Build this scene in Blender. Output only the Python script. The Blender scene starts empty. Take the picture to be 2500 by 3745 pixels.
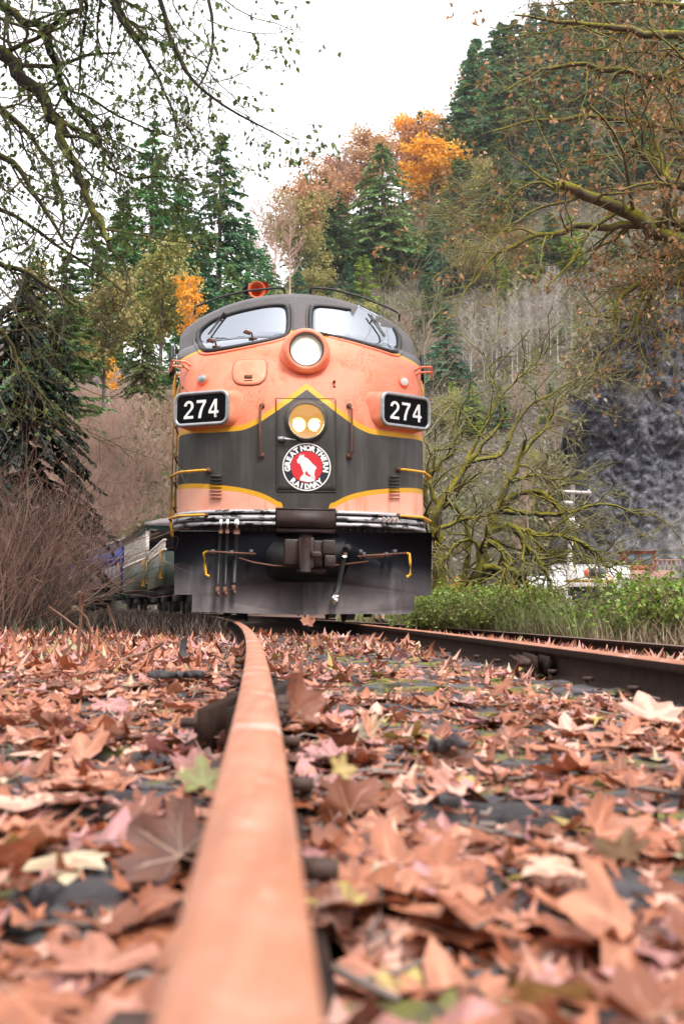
import bpy, math, random
import numpy as np
from mathutils import Vector, Matrix, noise as mnoise
rng = np.random.default_rng(274)
random.seed(274)
SC = bpy.context.scene
COL = SC.collection

# ------------------------------------------------------------------ camera
PITCH = math.atan((2226 - 1872.5) / 3665)
EYE = np.array([0.0, 0.0, 0.155])
cam_d = bpy.data.cameras.new('camera')
cam = bpy.data.objects.new('camera', cam_d); COL.objects.link(cam)
cam.location = EYE; cam.rotation_euler = (math.pi / 2 + PITCH, 0, 0)
cam_d.sensor_fit = 'VERTICAL'; cam_d.sensor_height = 23.5; cam_d.lens = 23.0
cam_d.clip_start = 0.02; cam_d.clip_end = 3000
cam_d.dof.use_dof = True; cam_d.dof.focus_distance = 12.3; cam_d.dof.aperture_fstop = 2.9
SC.camera = cam

# ------------------------------------------------------------------ sky, sun, exposure (overcast daylight)
SUN_EL, SUN_AZ = math.radians(58), math.radians(152)     # azimuth measured clockwise from +Y
world = bpy.data.worlds.new('World'); SC.world = world; world.use_nodes = True
wn, wl = world.node_tree.nodes, world.node_tree.links
sky = wn.new('ShaderNodeTexSky'); sky.sky_type = 'NISHITA'; sky.sun_disc = False
sky.sun_elevation = SUN_EL; sky.sun_rotation = SUN_AZ; sky.dust_density = 4.0; sky.air_density = 1.0
hs = wn.new('ShaderNodeHueSaturation'); hs.inputs['Saturation'].default_value = 0.22
wl.new(sky.outputs[0], hs.inputs['Color'])
mx = wn.new('ShaderNodeMix'); mx.data_type = 'RGBA'; mx.inputs[0].default_value = 0.72    # cloud cover over the clear sky
mx.inputs[7].default_value = (7.6, 7.5, 7.7, 1)
wl.new(hs.outputs[0], mx.inputs[6])
bg = wn['Background']; bg.inputs[1].default_value = 0.15
wl.new(mx.outputs[2], bg.inputs[0])
sun_d = bpy.data.lights.new('sun', 'SUN'); sun_d.energy = 1.5; sun_d.angle = math.radians(14); sun_d.color = (1, .96, .9)
sun = bpy.data.objects.new('sun', sun_d); COL.objects.link(sun)
sdir = Vector((math.sin(SUN_AZ) * math.cos(SUN_EL), math.cos(SUN_AZ) * math.cos(SUN_EL), math.sin(SUN_EL)))
sun.rotation_euler = sdir.to_track_quat('Z', 'Y').to_euler(); sun.location = (0, 0, 60)
SC.view_settings.view_transform = 'Standard'; SC.view_settings.look = 'None'
SC.view_settings.exposure = 1.15; SC.view_settings.gamma = 1.0; SC.view_settings.use_curve_mapping = False
SC.cycles.max_bounces = 6; SC.cycles.diffuse_bounces = 3; SC.cycles.transparent_max_bounces = 8
SC.cycles.use_denoising = True; SC.cycles.volume_bounces = 1

# ------------------------------------------------------------------ helpers
_c, _s = math.cos(PITCH), math.sin(PITCH)
def at(px, py, Y):
    """point at depth Y metres ahead seen at photograph pixel (px, py) of 2500 x 3745"""
    u, v = px - 1250.0, 1872.5 - py
    d = np.array([u, -_s * v + _c * 3665, _c * v + _s * 3665])
    return EYE + d * (Y / d[1])

def track_x(Y):                      # left rail, centre line
    return -0.01 - 0.074 * Y - 0.0024 * Y * Y - 6.8e-6 * Y ** 3
def track_h(Y):                      # heading slope dx/dy
    return -0.074 - 0.0048 * Y

def link(o, parent=None):
    COL.objects.link(o)
    if parent is not None: o.parent = parent
    return o
def tag(o, label=None, cat=None, group=None, kind=None):
    if label: o['label'] = label
    if cat: o['category'] = cat
    if group: o['group'] = group
    if kind: o['kind'] = kind
    return o
def empty(name, loc=(0, 0, 0), rot=(0, 0, 0)):
    o = bpy.data.objects.new(name, None); o.location = loc; o.rotation_euler = rot
    o.empty_display_size = .3
    return link(o)
def dup(o, parent=None):
    c = o.copy(); COL.objects.link(c)
    if parent is not None: c.parent = parent
    for ch in list(o.children): dup(ch, c)
    return c

def mesh_np(name, V, F, mats, midx=None, smooth=False, tint=None, vein=None):
    """V (n,3); F list of (m,k) int arrays; midx list of arrays or None"""
    me = bpy.data.meshes.new(name)
    V = np.asarray(V, dtype=np.float32)
    F = [np.asarray(f, dtype=np.int32) for f in (F if isinstance(F, list) else [F]) if len(f)]
    me.vertices.add(len(V)); me.vertices.foreach_set('co', V.ravel())
    nl = sum(f.size for f in F); npoly = sum(len(f) for f in F)
    me.loops.add(nl); me.polygons.add(npoly)
    me.loops.foreach_set('vertex_index', np.concatenate([f.ravel() for f in F]))
    tot = np.concatenate([np.full(len(f), f.shape[1], np.int32) for f in F])
    st = np.concatenate([[0], np.cumsum(tot)[:-1]]).astype(np.int32)
    me.polygons.foreach_set('loop_start', st)
    try: me.polygons.foreach_set('loop_total', tot)
    except Exception: pass
    if midx is not None:
        me.polygons.foreach_set('material_index', np.concatenate([np.asarray(m, np.int32) for m in midx]))
    if smooth: me.polygons.foreach_set('use_smooth', np.ones(npoly, bool))
    for m in (mats if isinstance(mats, (list, tuple)) else [mats]): me.materials.append(m)
    if tint is not None:
        a = me.attributes.new('tint', 'FLOAT', 'POINT'); a.data.foreach_set('value', np.asarray(tint, np.float32))
    if vein is not None:
        a = me.attributes.new('vein', 'FLOAT', 'POINT'); a.data.foreach_set('value', np.asarray(vein, np.float32))
    me.update(calc_edges=True); me.validate()
    return me
def obj(name, me, parent=None, **kw):
    o = bpy.data.objects.new(name, me); link(o, parent); tag(o, **kw); return o

class MB:
    """collects vertices and faces of one mesh"""
    def __init__(s): s.V, s.F, s.m, s.n, s.cur, s.T = [], {3: [], 4: []}, {3: [], 4: []}, 0, 0, []
    def mat(s, i): s.cur = i; return s
    def add(s, V, F, tint=0.5):
        V = np.asarray(V, float).reshape(-1, 3)
        for f in (F if isinstance(F, list) else [F]):
            f = np.asarray(f, int)
            if not f.size: continue
            s.F[f.shape[1]].append(f + s.n); s.m[f.shape[1]].append(np.full(len(f), s.cur))
        s.V.append(V); s.T.append(np.broadcast_to(np.asarray(tint, float), (len(V),))); s.n += len(V); return s
    def box(s, c, d, R=None, taper=None):
        c, d = np.asarray(c, float), np.asarray(d, float) / 2
        P = np.array([[x, y, z] for x in (-1, 1) for y in (-1, 1) for z in (-1, 1)], float) * d
        if R is not None: P = P @ np.asarray(R).T
        return s.add(P + c, np.array([[0, 1, 3, 2], [4, 6, 7, 5], [0, 4, 5, 1], [2, 3, 7, 6], [0, 2, 6, 4], [1, 5, 7, 3]]))
    def tube(s, pts, r, n=8, closed=False, cap=True):
        pts = np.asarray(pts, float); k = len(pts)
        r = np.broadcast_to(np.asarray(r, float), (k,))
        V, F = tubes_np(pts[None], r[None], n, closed)
        s.add(V, F)
        if cap and not closed:
            b = s.n - k * n
            for ring, flip in ((0, 1), (k - 1, 0)):
                c = pts[ring]; s.V.append(c[None]); s.T.append(np.array([.5])); ci = s.n; s.n += 1
                i0 = b + ring * n + np.arange(n); i1 = b + ring * n + (np.arange(n) + 1) % n
                f = np.stack([i1, i0, np.full(n, ci)], 1) if flip else np.stack([i0, i1, np.full(n, ci)], 1)
                s.F[3].append(f); s.m[3].append(np.full(n, s.cur))
        return s
    def cyl(s, p0, p1, r0, r1=None, n=16):
        return s.tube([p0, p1], [r0, r0 if r1 is None else r1], n)
    def lathe(s, c, axis, prof, n=28):
        """prof list of (distance along axis, radius)"""
        axis = np.asarray(axis, float); axis /= np.linalg.norm(axis)
        a = np.cross(axis, [0, 0, 1.0]);
        if np.linalg.norm(a) < .1: a = np.cross(axis, [1.0, 0, 0])
        a /= np.linalg.norm(a); b = np.cross(axis, a)
        th = np.linspace(0, 2 * math.pi, n, endpoint=False)
        ring = np.cos(th)[:, None] * a + np.sin(th)[:, None] * b
        V = np.concatenate([np.asarray(c) + axis * d + ring * max(r, 1e-4) for d, r in prof])
        k = len(prof); i = np.arange(k - 1)[:, None] * n; j = np.arange(n)[None]; j2 = (j + 1) % n
        F = np.stack([i + j, i + j2, i + n + j2, i + n + j], -1).reshape(-1, 4)
        return s.add(V, F)
    def prism(s, outline, y0, y1, fr=None, o=(0, 0, 0)):
        """outline (n,2) convex-ish polygon (x,z) extruded between y0 and y1; fan caps"""
        O = np.asarray(outline, float); n = len(O); c = O.mean(0)
        V = np.concatenate([np.c_[O[:, 0], np.full(n, y0), O[:, 1]], np.c_[O[:, 0], np.full(n, y1), O[:, 1]], [[c[0], y0, c[1]], [c[0], y1, c[1]]]])
        if fr is not None: V = V @ np.asarray(fr).T
        V = V + np.asarray(o)
        i = np.arange(n); j = (i + 1) % n
        return s.add(V, [np.stack([i, i + n, j + n, j], 1), np.stack([i, j, np.full(n, 2 * n)], 1), np.stack([j + n, i + n, np.full(n, 2 * n + 1)], 1)])
    def mesh(s, name, mats, smooth=False, tint=False):
        F, m = [], []
        for k in (3, 4):
            if s.F[k]: F.append(np.concatenate(s.F[k])); m.append(np.concatenate(s.m[k]))
        return mesh_np(name, np.concatenate(s.V), F, mats, m, smooth, np.concatenate(s.T) if tint else None)
    def obj(s, name, mats, parent=None, smooth=False, **kw):
        return obj(name, s.mesh(name, mats, smooth), parent, **kw)

def tubes_np(P, R, n=4, closed=False):
    """many polylines (m,k,3) with radii (m,k) to one quad mesh"""
    P = np.asarray(P, float); m, k, _ = P.shape
    T = np.empty_like(P)
    if closed: T = np.roll(P, -1, 1) - np.roll(P, 1, 1)
    else:
        T[:, 1:-1] = P[:, 2:] - P[:, :-2]; T[:, 0] = P[:, 1] - P[:, 0]; T[:, -1] = P[:, -1] - P[:, -2]
    T /= np.linalg.norm(T, axis=2, keepdims=True) + 1e-9
    mean = T.mean(1) if not closed else np.zeros((m, 3))
    ref = np.where((np.abs(mean[:, 2:3]) < .8) & (not closed), [[0, 0, 1.0]], [[1.0, 0.13, 0.07]])
    if closed:   # plane normal of the loop
        d = P - P.mean(1, keepdims=True); ref = np.cross(d, np.roll(d, -1, 1)).sum(1); ref /= np.linalg.norm(ref, axis=1, keepdims=True) + 1e-9
    A = np.cross(T, ref[:, None, :]); A /= np.linalg.norm(A, axis=2, keepdims=True) + 1e-9
    B = np.cross(T, A)
    th = np.linspace(0, 2 * math.pi, n, endpoint=False)
    V = P[:, :, None] + (np.cos(th)[:, None] * A[:, :, None] + np.sin(th)[:, None] * B[:, :, None]) * R[:, :, None, None]
    kk = k if closed else k - 1
    mi = (np.arange(m) * k * n)[:, None, None]; a = np.arange(kk)[None, :, None]; j = np.arange(n)[None, None]
    a2 = (a + 1) % k; j2 = (j + 1) % n
    F = np.stack(np.broadcast_arrays(mi + a * n + j, mi + a2 * n + j, mi + a2 * n + j2, mi + a * n + j2), -1).reshape(-1, 4)
    return V.reshape(-1, 3), F

# ------------------------------------------------------------------ materials
def nodes_of(name):
    m = bpy.data.materials.new(name); m.use_nodes = True
    t = m.node_tree; return m, t.nodes, t.links, t.nodes['Principled BSDF']
def rgb(c): return (c[0], c[1], c[2], 1)
def noise_n(N, L, scale, detail=5, rough=.6, vec=None, stretch=None):
    n = N.new('ShaderNodeTexNoise'); n.inputs['Scale'].default_value = scale
    n.inputs['Detail'].default_value = detail; n.inputs['Roughness'].default_value = rough
    if vec is None:
        tc = N.new('ShaderNodeTexCoord'); vec = tc.outputs['Object']
    if stretch:
        mp = N.new('ShaderNodeMapping'); mp.inputs['Scale'].default_value = stretch; L.new(vec, mp.inputs[0]); vec = mp.outputs[0]
    L.new(vec, n.inputs['Vector']); return n.outputs[0]
def ramp_n(N, L, fac, stops):
    r = N.new('ShaderNodeValToRGB'); e = r.color_ramp.elements
    while len(e) < len(stops): e.new(.5)
    for el, (p, c) in zip(e, stops):
        el.position = p; el.color = rgb(c) if not np.isscalar(c) else (c, c, c, 1)
    L.new(fac, r.inputs[0]); return r.outputs[0]
def mix_n(N, L, fac, a, b, blend='MIX'):
    m = N.new('ShaderNodeMix'); m.data_type = 'RGBA'; m.blend_type = blend
    for sock, v in ((0, fac), (6, a), (7, b)):
        if hasattr(v, 'is_output'): L.new(v, m.inputs[sock])
        elif sock == 0: m.inputs[0].default_value = v
        else: m.inputs[sock].default_value = rgb(v)
    return m.outputs[2]
def math_n(N, L, op, a, b=None, c=None, clamp=False):
    m = N.new('ShaderNodeMath'); m.operation = op; m.use_clamp = clamp
    for i, v in enumerate((a, b, c)):
        if v is None: continue
        if hasattr(v, 'is_output'): L.new(v, m.inputs[i])
        else: m.inputs[i].default_value = v
    return m.outputs[0]
def bump_n(N, L, bsdf, h, strength=.3, dist=.02):
    b = N.new('ShaderNodeBump'); b.inputs['Strength'].default_value = strength; b.inputs['Distance'].default_value = dist
    L.new(h, b.inputs['Height']); L.new(b.outputs[0], bsdf.inputs['Normal'])
def mat(name, col, rough=.6, metal=0., col2=None, scale=6., lo=.35, hi=.7, bump=0., bscale=None, spec=.5, stretch=None, coat=0):
    m, N, L, B = nodes_of(name)
    B.inputs['Base Color'].default_value = rgb(col); B.inputs['Roughness'].default_value = rough
    B.inputs['Metallic'].default_value = metal; B.inputs['Specular IOR Level'].default_value = spec
    if coat: B.inputs['Coat Weight'].default_value = coat; B.inputs['Coat Roughness'].default_value = .15
    if col2 is not None:
        f = noise_n(N, L, scale, 8, .65, stretch=stretch)
        L.new(ramp_n(N, L, f, [(lo, col), (hi, col2)]), B.inputs['Base Color'])
    if bump: bump_n(N, L, B, noise_n(N, L, bscale or scale * 4, 6, .7), bump)
    return m
def emit(name, col, strength):
    m, N, L, B = nodes_of(name)
    B.inputs['Base Color'].default_value = (0, 0, 0, 1); B.inputs['Emission Color'].default_value = rgb(col)
    B.inputs['Emission Strength'].default_value = strength; return m
def leaf_mat(name, dark, mid, light, trans=.35, rough=.55, var=.12, spec=.3):
    """foliage: per-leaf tint attribute, per-object hue drift, some light through the leaf"""
    m, N, L, B = nodes_of(name)
    at_ = N.new('ShaderNodeAttribute'); at_.attribute_name = 'tint'
    c = ramp_n(N, L, at_.outputs['Fac'], [(0, dark), (.5, mid), (1, light)])
    oi = N.new('ShaderNodeObjectInfo')
    h = N.new('ShaderNodeHueSaturation'); L.new(c, h.inputs['Color'])
    r = math_n(N, L, 'MULTIPLY_ADD', oi.outputs['Random'], var * .35, .5 - var * .175); L.new(r, h.inputs['Hue'])
    v = math_n(N, L, 'MULTIPLY_ADD', oi.outputs['Random'], var * 3, 1 - var * 1.5); L.new(v, h.inputs['Value'])
    L.new(h.outputs[0], B.inputs['Base Color']); B.inputs['Roughness'].default_value = rough
    B.inputs['Specular IOR Level'].default_value = spec
    if trans:
        t = N.new('ShaderNodeBsdfTranslucent'); L.new(h.outputs[0], t.inputs[0])
        x = N.new('ShaderNodeMixShader'); x.inputs[0].default_value = trans
        L.new(B.outputs[0], x.inputs[1]); L.new(t.outputs[0], x.inputs[2])
        L.new(x.outputs[0], N['Material Output'].inputs[0])
    return m
def bark_mat(name, col, col2, moss=None, moss_amt=.5, scale=9.):
    """bark, with moss growing on the upper sides"""
    m, N, L, B = nodes_of(name)
    f = noise_n(N, L, scale, 6, .65)
    c = ramp_n(N, L, f, [(.3, col), (.7, col2)])
    if moss is not None:
        g = N.new('ShaderNodeNewGeometry'); s = N.new('ShaderNodeSeparateXYZ'); L.new(g.outputs['Normal'], s.inputs[0])
        n2 = noise_n(N, L, scale * .35, 4, .6)
        k = math_n(N, L, 'ADD', math_n(N, L, 'MULTIPLY', s.outputs[2], .45), n2)
        k = ramp_n(N, L, k, [(max(.02, .95 - moss_amt), 0.), (min(.98, 1.2 - moss_amt), 1.)])
        n3 = noise_n(N, L, scale * 5, 4, .6)
        mc = ramp_n(N, L, n3, [(.3, moss[0]), (.7, moss[1])])
        c = mix_n(N, L, k, c, mc)
    L.new(c, B.inputs['Base Color']); B.inputs['Roughness'].default_value = .85; B.inputs['Specular IOR Level'].default_value = .2
    bump_n(N, L, B, noise_n(N, L, scale * 4, 5, .7), .5)
    return m
# ================================================================== locomotive
LOCO_POS = np.array([-0.445, 12.0, 0.0])
LM = Matrix.Translation(LOCO_POS) @ Matrix.Rotation(0.10, 4, 'Z') @ Matrix.Rotation(0.0085, 4, 'Y')
LMn = np.array(LM); LMi = np.array(LM.inverted())
HW = 1.60
def tab(z, pts):
    a = np.array(pts, float); return np.interp(z, a[:, 0], a[:, 1])
def prof_y(z):           # centre-line profile of the nose, metres behind its foremost point
    z = np.asarray(z, float)
    ell = 1.40 * (1 - np.sqrt(np.clip(1 - (np.clip(z - 2.15, 0, 1.66) / 1.67) ** 2, 0, 1)))
    up = tab(z, [(3.78, 1.24), (3.86, 1.34), (4.38, 1.60), (4.50, 1.68), (4.58, 1.80), (4.64, 2.02), (4.67, 2.3), (4.685, 2.7)])
    return np.where(z < 3.78, np.minimum(ell, 1.24), up)
def half_w(z): return tab(z, [(1.0, HW), (2.9, HW), (3.4, 1.635), (3.75, 1.69), (4.30, 1.70), (4.48, 1.695), (4.56, 1.67), (4.61, 1.61), (4.645, 1.46), (4.668, 1.2), (4.68, .85), (4.685, .45)])
def drop(z): return tab(z, [(2.6, 0), (3.2, .02), (3.8, .12), (4.2, .28), (4.45, .40), (4.6, .44), (4.69, .45)])
def corner(z): return tab(z, [(1.0, 1.15), (2.4, 1.15), (3.3, 1.05), (3.8, .80), (4.4, .72), (4.69, .6)])
EXP = 2.5
def nose_y(x, z):
    """surface of the nose: y for given local x, z"""
    x, z = np.asarray(x, float), np.asarray(z, float)
    zp = z.copy() if z.ndim else z
    for _ in range(12): zp = z + drop(zp) * (x / HW) ** 2
    w = half_w(zp); q = np.clip(np.abs(x) / w, 0, 1)
    return prof_y(zp) + corner(zp) * (1 - (1 - q ** EXP) ** (1 / EXP))
def to_local(p): return (LMi @ np.r_[p, 1])[:3]
def hit(px, py, off=0.0):
    """local point of the nose seen at a photograph pixel"""
    lo, hi = 11.6, 15.5
    for _ in range(40):
        md = (lo + hi) / 2; q = to_local(at(px, py, md))
        if q[1] > nose_y(q[0], q[2]) - off: hi = md
        else: lo = md
    return to_local(at(px, py, hi))
def hits(pp, off=0.0): return np.array([hit(x, y, off) for x, y in pp])

# paint schemes -------------------------------------------------------
ORANGE, ORANGE2, PALE = (.78, .185, .095), (.62, .13, .045), (.80, .33, .21)
GREEN, YEL = (.040, .036, .031), (.72, .38, .02)
def paint_nose():
    m, N, L, B = nodes_of('weathered_livery_paint')
    tc = N.new('ShaderNodeTexCoord'); sx = N.new('ShaderNodeSeparateXYZ'); L.new(tc.outputs['Object'], sx.inputs[0])
    ax = math_n(N, L, 'DIVIDE', math_n(N, L, 'ABSOLUTE', sx.outputs[0]), 1.7)
    def curve(pts):
        f = N.new('ShaderNodeFloatCurve'); c = f.mapping.curves[0]
        while len(c.points) < len(pts): c.points.new(.5, .5)
        for p, (x, y) in zip(c.points, pts): p.location = (x / 1.7, y / 5); p.handle_type = 'AUTO'
        c.points[0].handle_type = 'VECTOR'
        f.mapping.update(); L.new(ax, f.inputs['Value']); return math_n(N, L, 'MULTIPLY', f.outputs[0], 5.0)
    def step(edge, w=.006):      # 1 above the edge
        d = math_n(N, L, 'SUBTRACT', sx.outputs[2], edge)
        return math_n(N, L, 'MULTIPLY_ADD', d, 1 / w, .5, clamp=True)
    big = noise_n(N, L, 2.2, 6, .6); fine = noise_n(N, L, 38, 8, .75); streak = noise_n(N, L, 9, 6, .6, stretch=(.8, .8, .10))
    speck = noise_n(N, L, 90, 4, .8)
    og = ramp_n(N, L, big, [(.3, ORANGE), (.72, (.84, .29, .185))])
    og = mix_n(N, L, ramp_n(N, L, streak, [(.56, 0.), (.72, .75)]), og, (.68, .12, .03))
    wear = math_n(N, L, 'MULTIPLY', ramp_n(N, L, fine, [(.50, 0.), (.62, 1.)]), ramp_n(N, L, noise_n(N, L, 3.1, 4, .6), [(.44, 0.), (.60, .9)]))
    og = mix_n(N, L, wear, og, (.33, .10, .05))
    og = mix_n(N, L, ramp_n(N, L, speck, [(.66, 0.), (.72, .75)]), og, (.25, .07, .04))
    gr = ramp_n(N, L, big, [(.3, GREEN), (.75, (.064, .058, .053))])
    gr = mix_n(N, L, ramp_n(N, L, streak, [(.48, 0.), (.72, .5)]), gr, (.12, .112, .106))
    gr = mix_n(N, L, ramp_n(N, L, fine, [(.60, 0.), (.70, .35)]), gr, (.15, .14, .13))
    cab = ramp_n(N, L, big, [(.3, (.062, .052, .052)), (.7, (.12, .108, .112))])
    cab = mix_n(N, L, ramp_n(N, L, fine, [(.56, 0.), (.66, .5)]), cab, (.27, .25, .26))
    ye = ramp_n(N, L, fine, [(.3, YEL), (.8, (.62, .30, .02))])
    pk = ramp_n(N, L, big, [(.3, (.80, .35, .24)), (.7, (.84, .46, .35))])
    pk = mix_n(N, L, ramp_n(N, L, streak, [(.54, 0.), (.72, .8)]), pk, (.74, .19, .07))
    u1 = curve(UPPER); u0 = curve([(x, z - w) for (x, z), w in zip(UPPER, UPW)])
    l1 = curve(LOWER); l0 = curve([(x, z - w) for (x, z), w in zip(LOWER, LOW)])
    cb = curve(CABLINE); cb2 = curve([(x, z + .035) for x, z in CABLINE])
    c = mix_n(N, L, step(l0), pk, ye); c = mix_n(N, L, step(l1), c, gr)
    c = mix_n(N, L, step(u0), c, ye); c = mix_n(N, L, step(u1), c, og)
    c = mix_n(N, L, step(cb), c, ye); c = mix_n(N, L, step(cb2), c, cab)
    L.new(c, B.inputs['Base Color'])
    L.new(ramp_n(N, L, big, [(.3, .40), (.7, .62)]), B.inputs['Roughness'])
    B.inputs['Specular IOR Level'].default_value = .28
    bump_n(N, L, B, noise_n(N, L, 1.6, 3, .5), .12, .03)
    return m
def xz(pp): return [(abs(h[0]), h[2]) for h in hits(pp)]
def avg(a, b):
    A = xz(a); Bq = xz(b); return [((p[0] + q[0]) / 2, (p[1] + q[1]) / 2) for p, q in zip(A, Bq)]
D = 1.5944     # 1568-wide view to full pixels
UPPER = avg([(701 * D, 879 * D), (655 * D, 921 * D), (625 * D, 942 * D), (560 * D, 978 * D), (520 * D, 987 * D), (414 * D, 996 * D)],
            [(701 * D, 879 * D), (746 * D, 921 * D), (776 * D, 945 * D), (826 * D, 984 * D), (862 * D, 993 * D), (967 * D, 1001 * D)])
UPPER[0] = (0, UPPER[0][1]); UPPER = [(x, z + .045) if i else (x, z) for i, (x, z) in enumerate(UPPER)]; UPPER[-1] = (1.7, UPPER[-1][1])
UPW = [.085, .085, .08, .07, .065, .065]
LOWER = avg([(650 * D, 1158 * D), (638 * D, 1150 * D), (610 * D, 1135 * D), (570 * D, 1123 * D), (520 * D, 1116 * D), (414 * D, 1112 * D)],
            [(758 * D, 1158 * D), (770 * D, 1151 * D), (798 * D, 1137 * D), (838 * D, 1126 * D), (880 * D, 1120 * D), (967 * D, 1117 * D)])
LOWER = [(0, 1.0)] + [(LOWER[0][0] - .02, 1.30)] + LOWER; LOWER[-1] = (1.7, LOWER[-1][1])
LOW = [.05, .05, .06, .065, .065, .06, .06, .06]
CABLINE = avg([(701 * D, 763 * D), (660 * D, 768 * D), (600 * D, 780 * D), (540 * D, 791 * D), (470 * D, 810 * D), (438 * D, 822 * D), (418 * D, 840 * D)],
              [(701 * D, 763 * D), (722 * D, 764 * D), (780 * D, 773 * D), (840 * D, 786 * D), (905 * D, 808 * D), (935 * D, 822 * D), (958 * D, 838 * D)])
CABLINE[0] = (0, CABLINE[0][1]); CABLINE[-1] = (1.7, CABLINE[-1][1])

MT = {}
MT['nose'] = paint_nose()
MT['orange'] = mat('worn_orange_paint', ORANGE, .42, 0, (.80, .30, .17), 5, .35, .7, .05, 30)
MT['black'] = mat('black_rubber', (.012, .012, .013), .55, 0, (.025, .025, .026), 8)
MT['steel'] = mat('brushed_aluminium', (.42, .42, .43), .38, .8, (.30, .30, .31), 20)
MT['dark_steel'] = mat('oily_dark_steel', (.035, .032, .034), .45, .3, (.07, .06, .06), 6, bump=.15)
MT['yellow'] = mat('yellow_handrail_paint', (.78, .40, .02), .4, 0, (.55, .26, .02), 14, .5, .75)
MT['rust'] = mat('rusty_steel', (.10, .045, .03), .7, .2, (.20, .085, .05), 9, bump=.3)
MT['coupler'] = mat('rusty_cast_coupler', (.016, .009, .008), .55, 0, (.055, .025, .019), 5, bump=.3)
MT['white'] = mat('white_print', (.86, .85, .83), .5)
MT['red'] = mat('red_print', (.62, .025, .035), .4)
MT['navy'] = mat('dark_blue_print', (.018, .018, .032), .4)
MT['panel'] = mat('black_number_glass', (.003, .003, .004), .5, spec=.08)
MT['hood'] = mat('dark_hose_rubber', (.016, .016, .017), .5)
MT['band'] = mat('chipped_white_band', (.46, .45, .47), .45, .2, (.03, .028, .026), 5, .52, .56, .1, stretch=(1, 1, 3))
MT['chrome'] = mat('plated_fitting', (.7, .69, .67), .25, 1)
def plow_mat():
    m, N, L, B = nodes_of('scuffed_black_plow_paint')
    tc = N.new('ShaderNodeTexCoord'); s = N.new('ShaderNodeSeparateXYZ'); L.new(tc.outputs['Object'], s.inputs[0])
    st = noise_n(N, L, 8, 6, .65, stretch=(1, 1, .12)); n = noise_n(N, L, 4, 6, .65)
    low_pale = math_n(N, L, 'MULTIPLY_ADD', s.outputs[2], -1.5, 1.02, clamp=True)      # paler towards the bottom of the plate
    k = math_n(N, L, 'MULTIPLY', low_pale, math_n(N, L, 'MULTIPLY_ADD', n, .9, .3), clamp=True)
    c = mix_n(N, L, k, (.005, .005, .008), (.17, .14, .14))
    c = mix_n(N, L, math_n(N, L, 'MULTIPLY', low_pale, ramp_n(N, L, st, [(.55, 0.), (.75, .55)])), c, (.30, .28, .29))
    c = mix_n(N, L, ramp_n(N, L, noise_n(N, L, 130, 3, .6), [(.74, 0.), (.78, .5)]), c, (.4, .38, .36))
    L.new(c, B.inputs['Base Color']); B.inputs['Roughness'].default_value = .5; B.inputs['Specular IOR Level'].default_value = .10
    bump_n(N, L, B, noise_n(N, L, 2.5, 3, .5), .2, .05); return m
MT['plow'] = plow_mat()
def glass_mat():
    m, N, L, B = nodes_of('reflective_windshield_glass')
    B.inputs['Base Color'].default_value = (.02, .022, .026, 1); B.inputs['Roughness'].default_value = .1
    g = N.new('ShaderNodeBsdfGlossy'); g.inputs['Roughness'].default_value = .015; g.inputs['Color'].default_value = (.80, .86, .96, 1)
    x = N.new('ShaderNodeMixShader'); x.inputs[0].default_value = .31
    L.new(B.outputs[0], x.inputs[1]); L.new(g.outputs[0], x.inputs[2]); L.new(x.outputs[0], N['Material Output'].inputs[0]); return m
MT['glass'] = glass_mat()
def lens_mat():
    m, N, L, B = nodes_of('clear_lens_glass')
    tr = N.new('ShaderNodeBsdfTransparent'); tr.inputs[0].default_value = (.97, .97, .96, 1)
    g = N.new('ShaderNodeBsdfGlossy'); g.inputs['Roughness'].default_value = .05
    x = N.new('ShaderNodeMixShader'); x.inputs[0].default_value = .03
    L.new(tr.outputs[0], x.inputs[1]); L.new(g.outputs[0], x.inputs[2]); L.new(x.outputs[0], N['Material Output'].inputs[0]); return m
MT['lens'] = lens_mat()

loco = empty('locomotive'); loco.matrix_world = LM
tag(loco, 'streamlined orange and dark green diesel locomotive with lit headlights and 274 number boards', 'locomotive')

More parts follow.
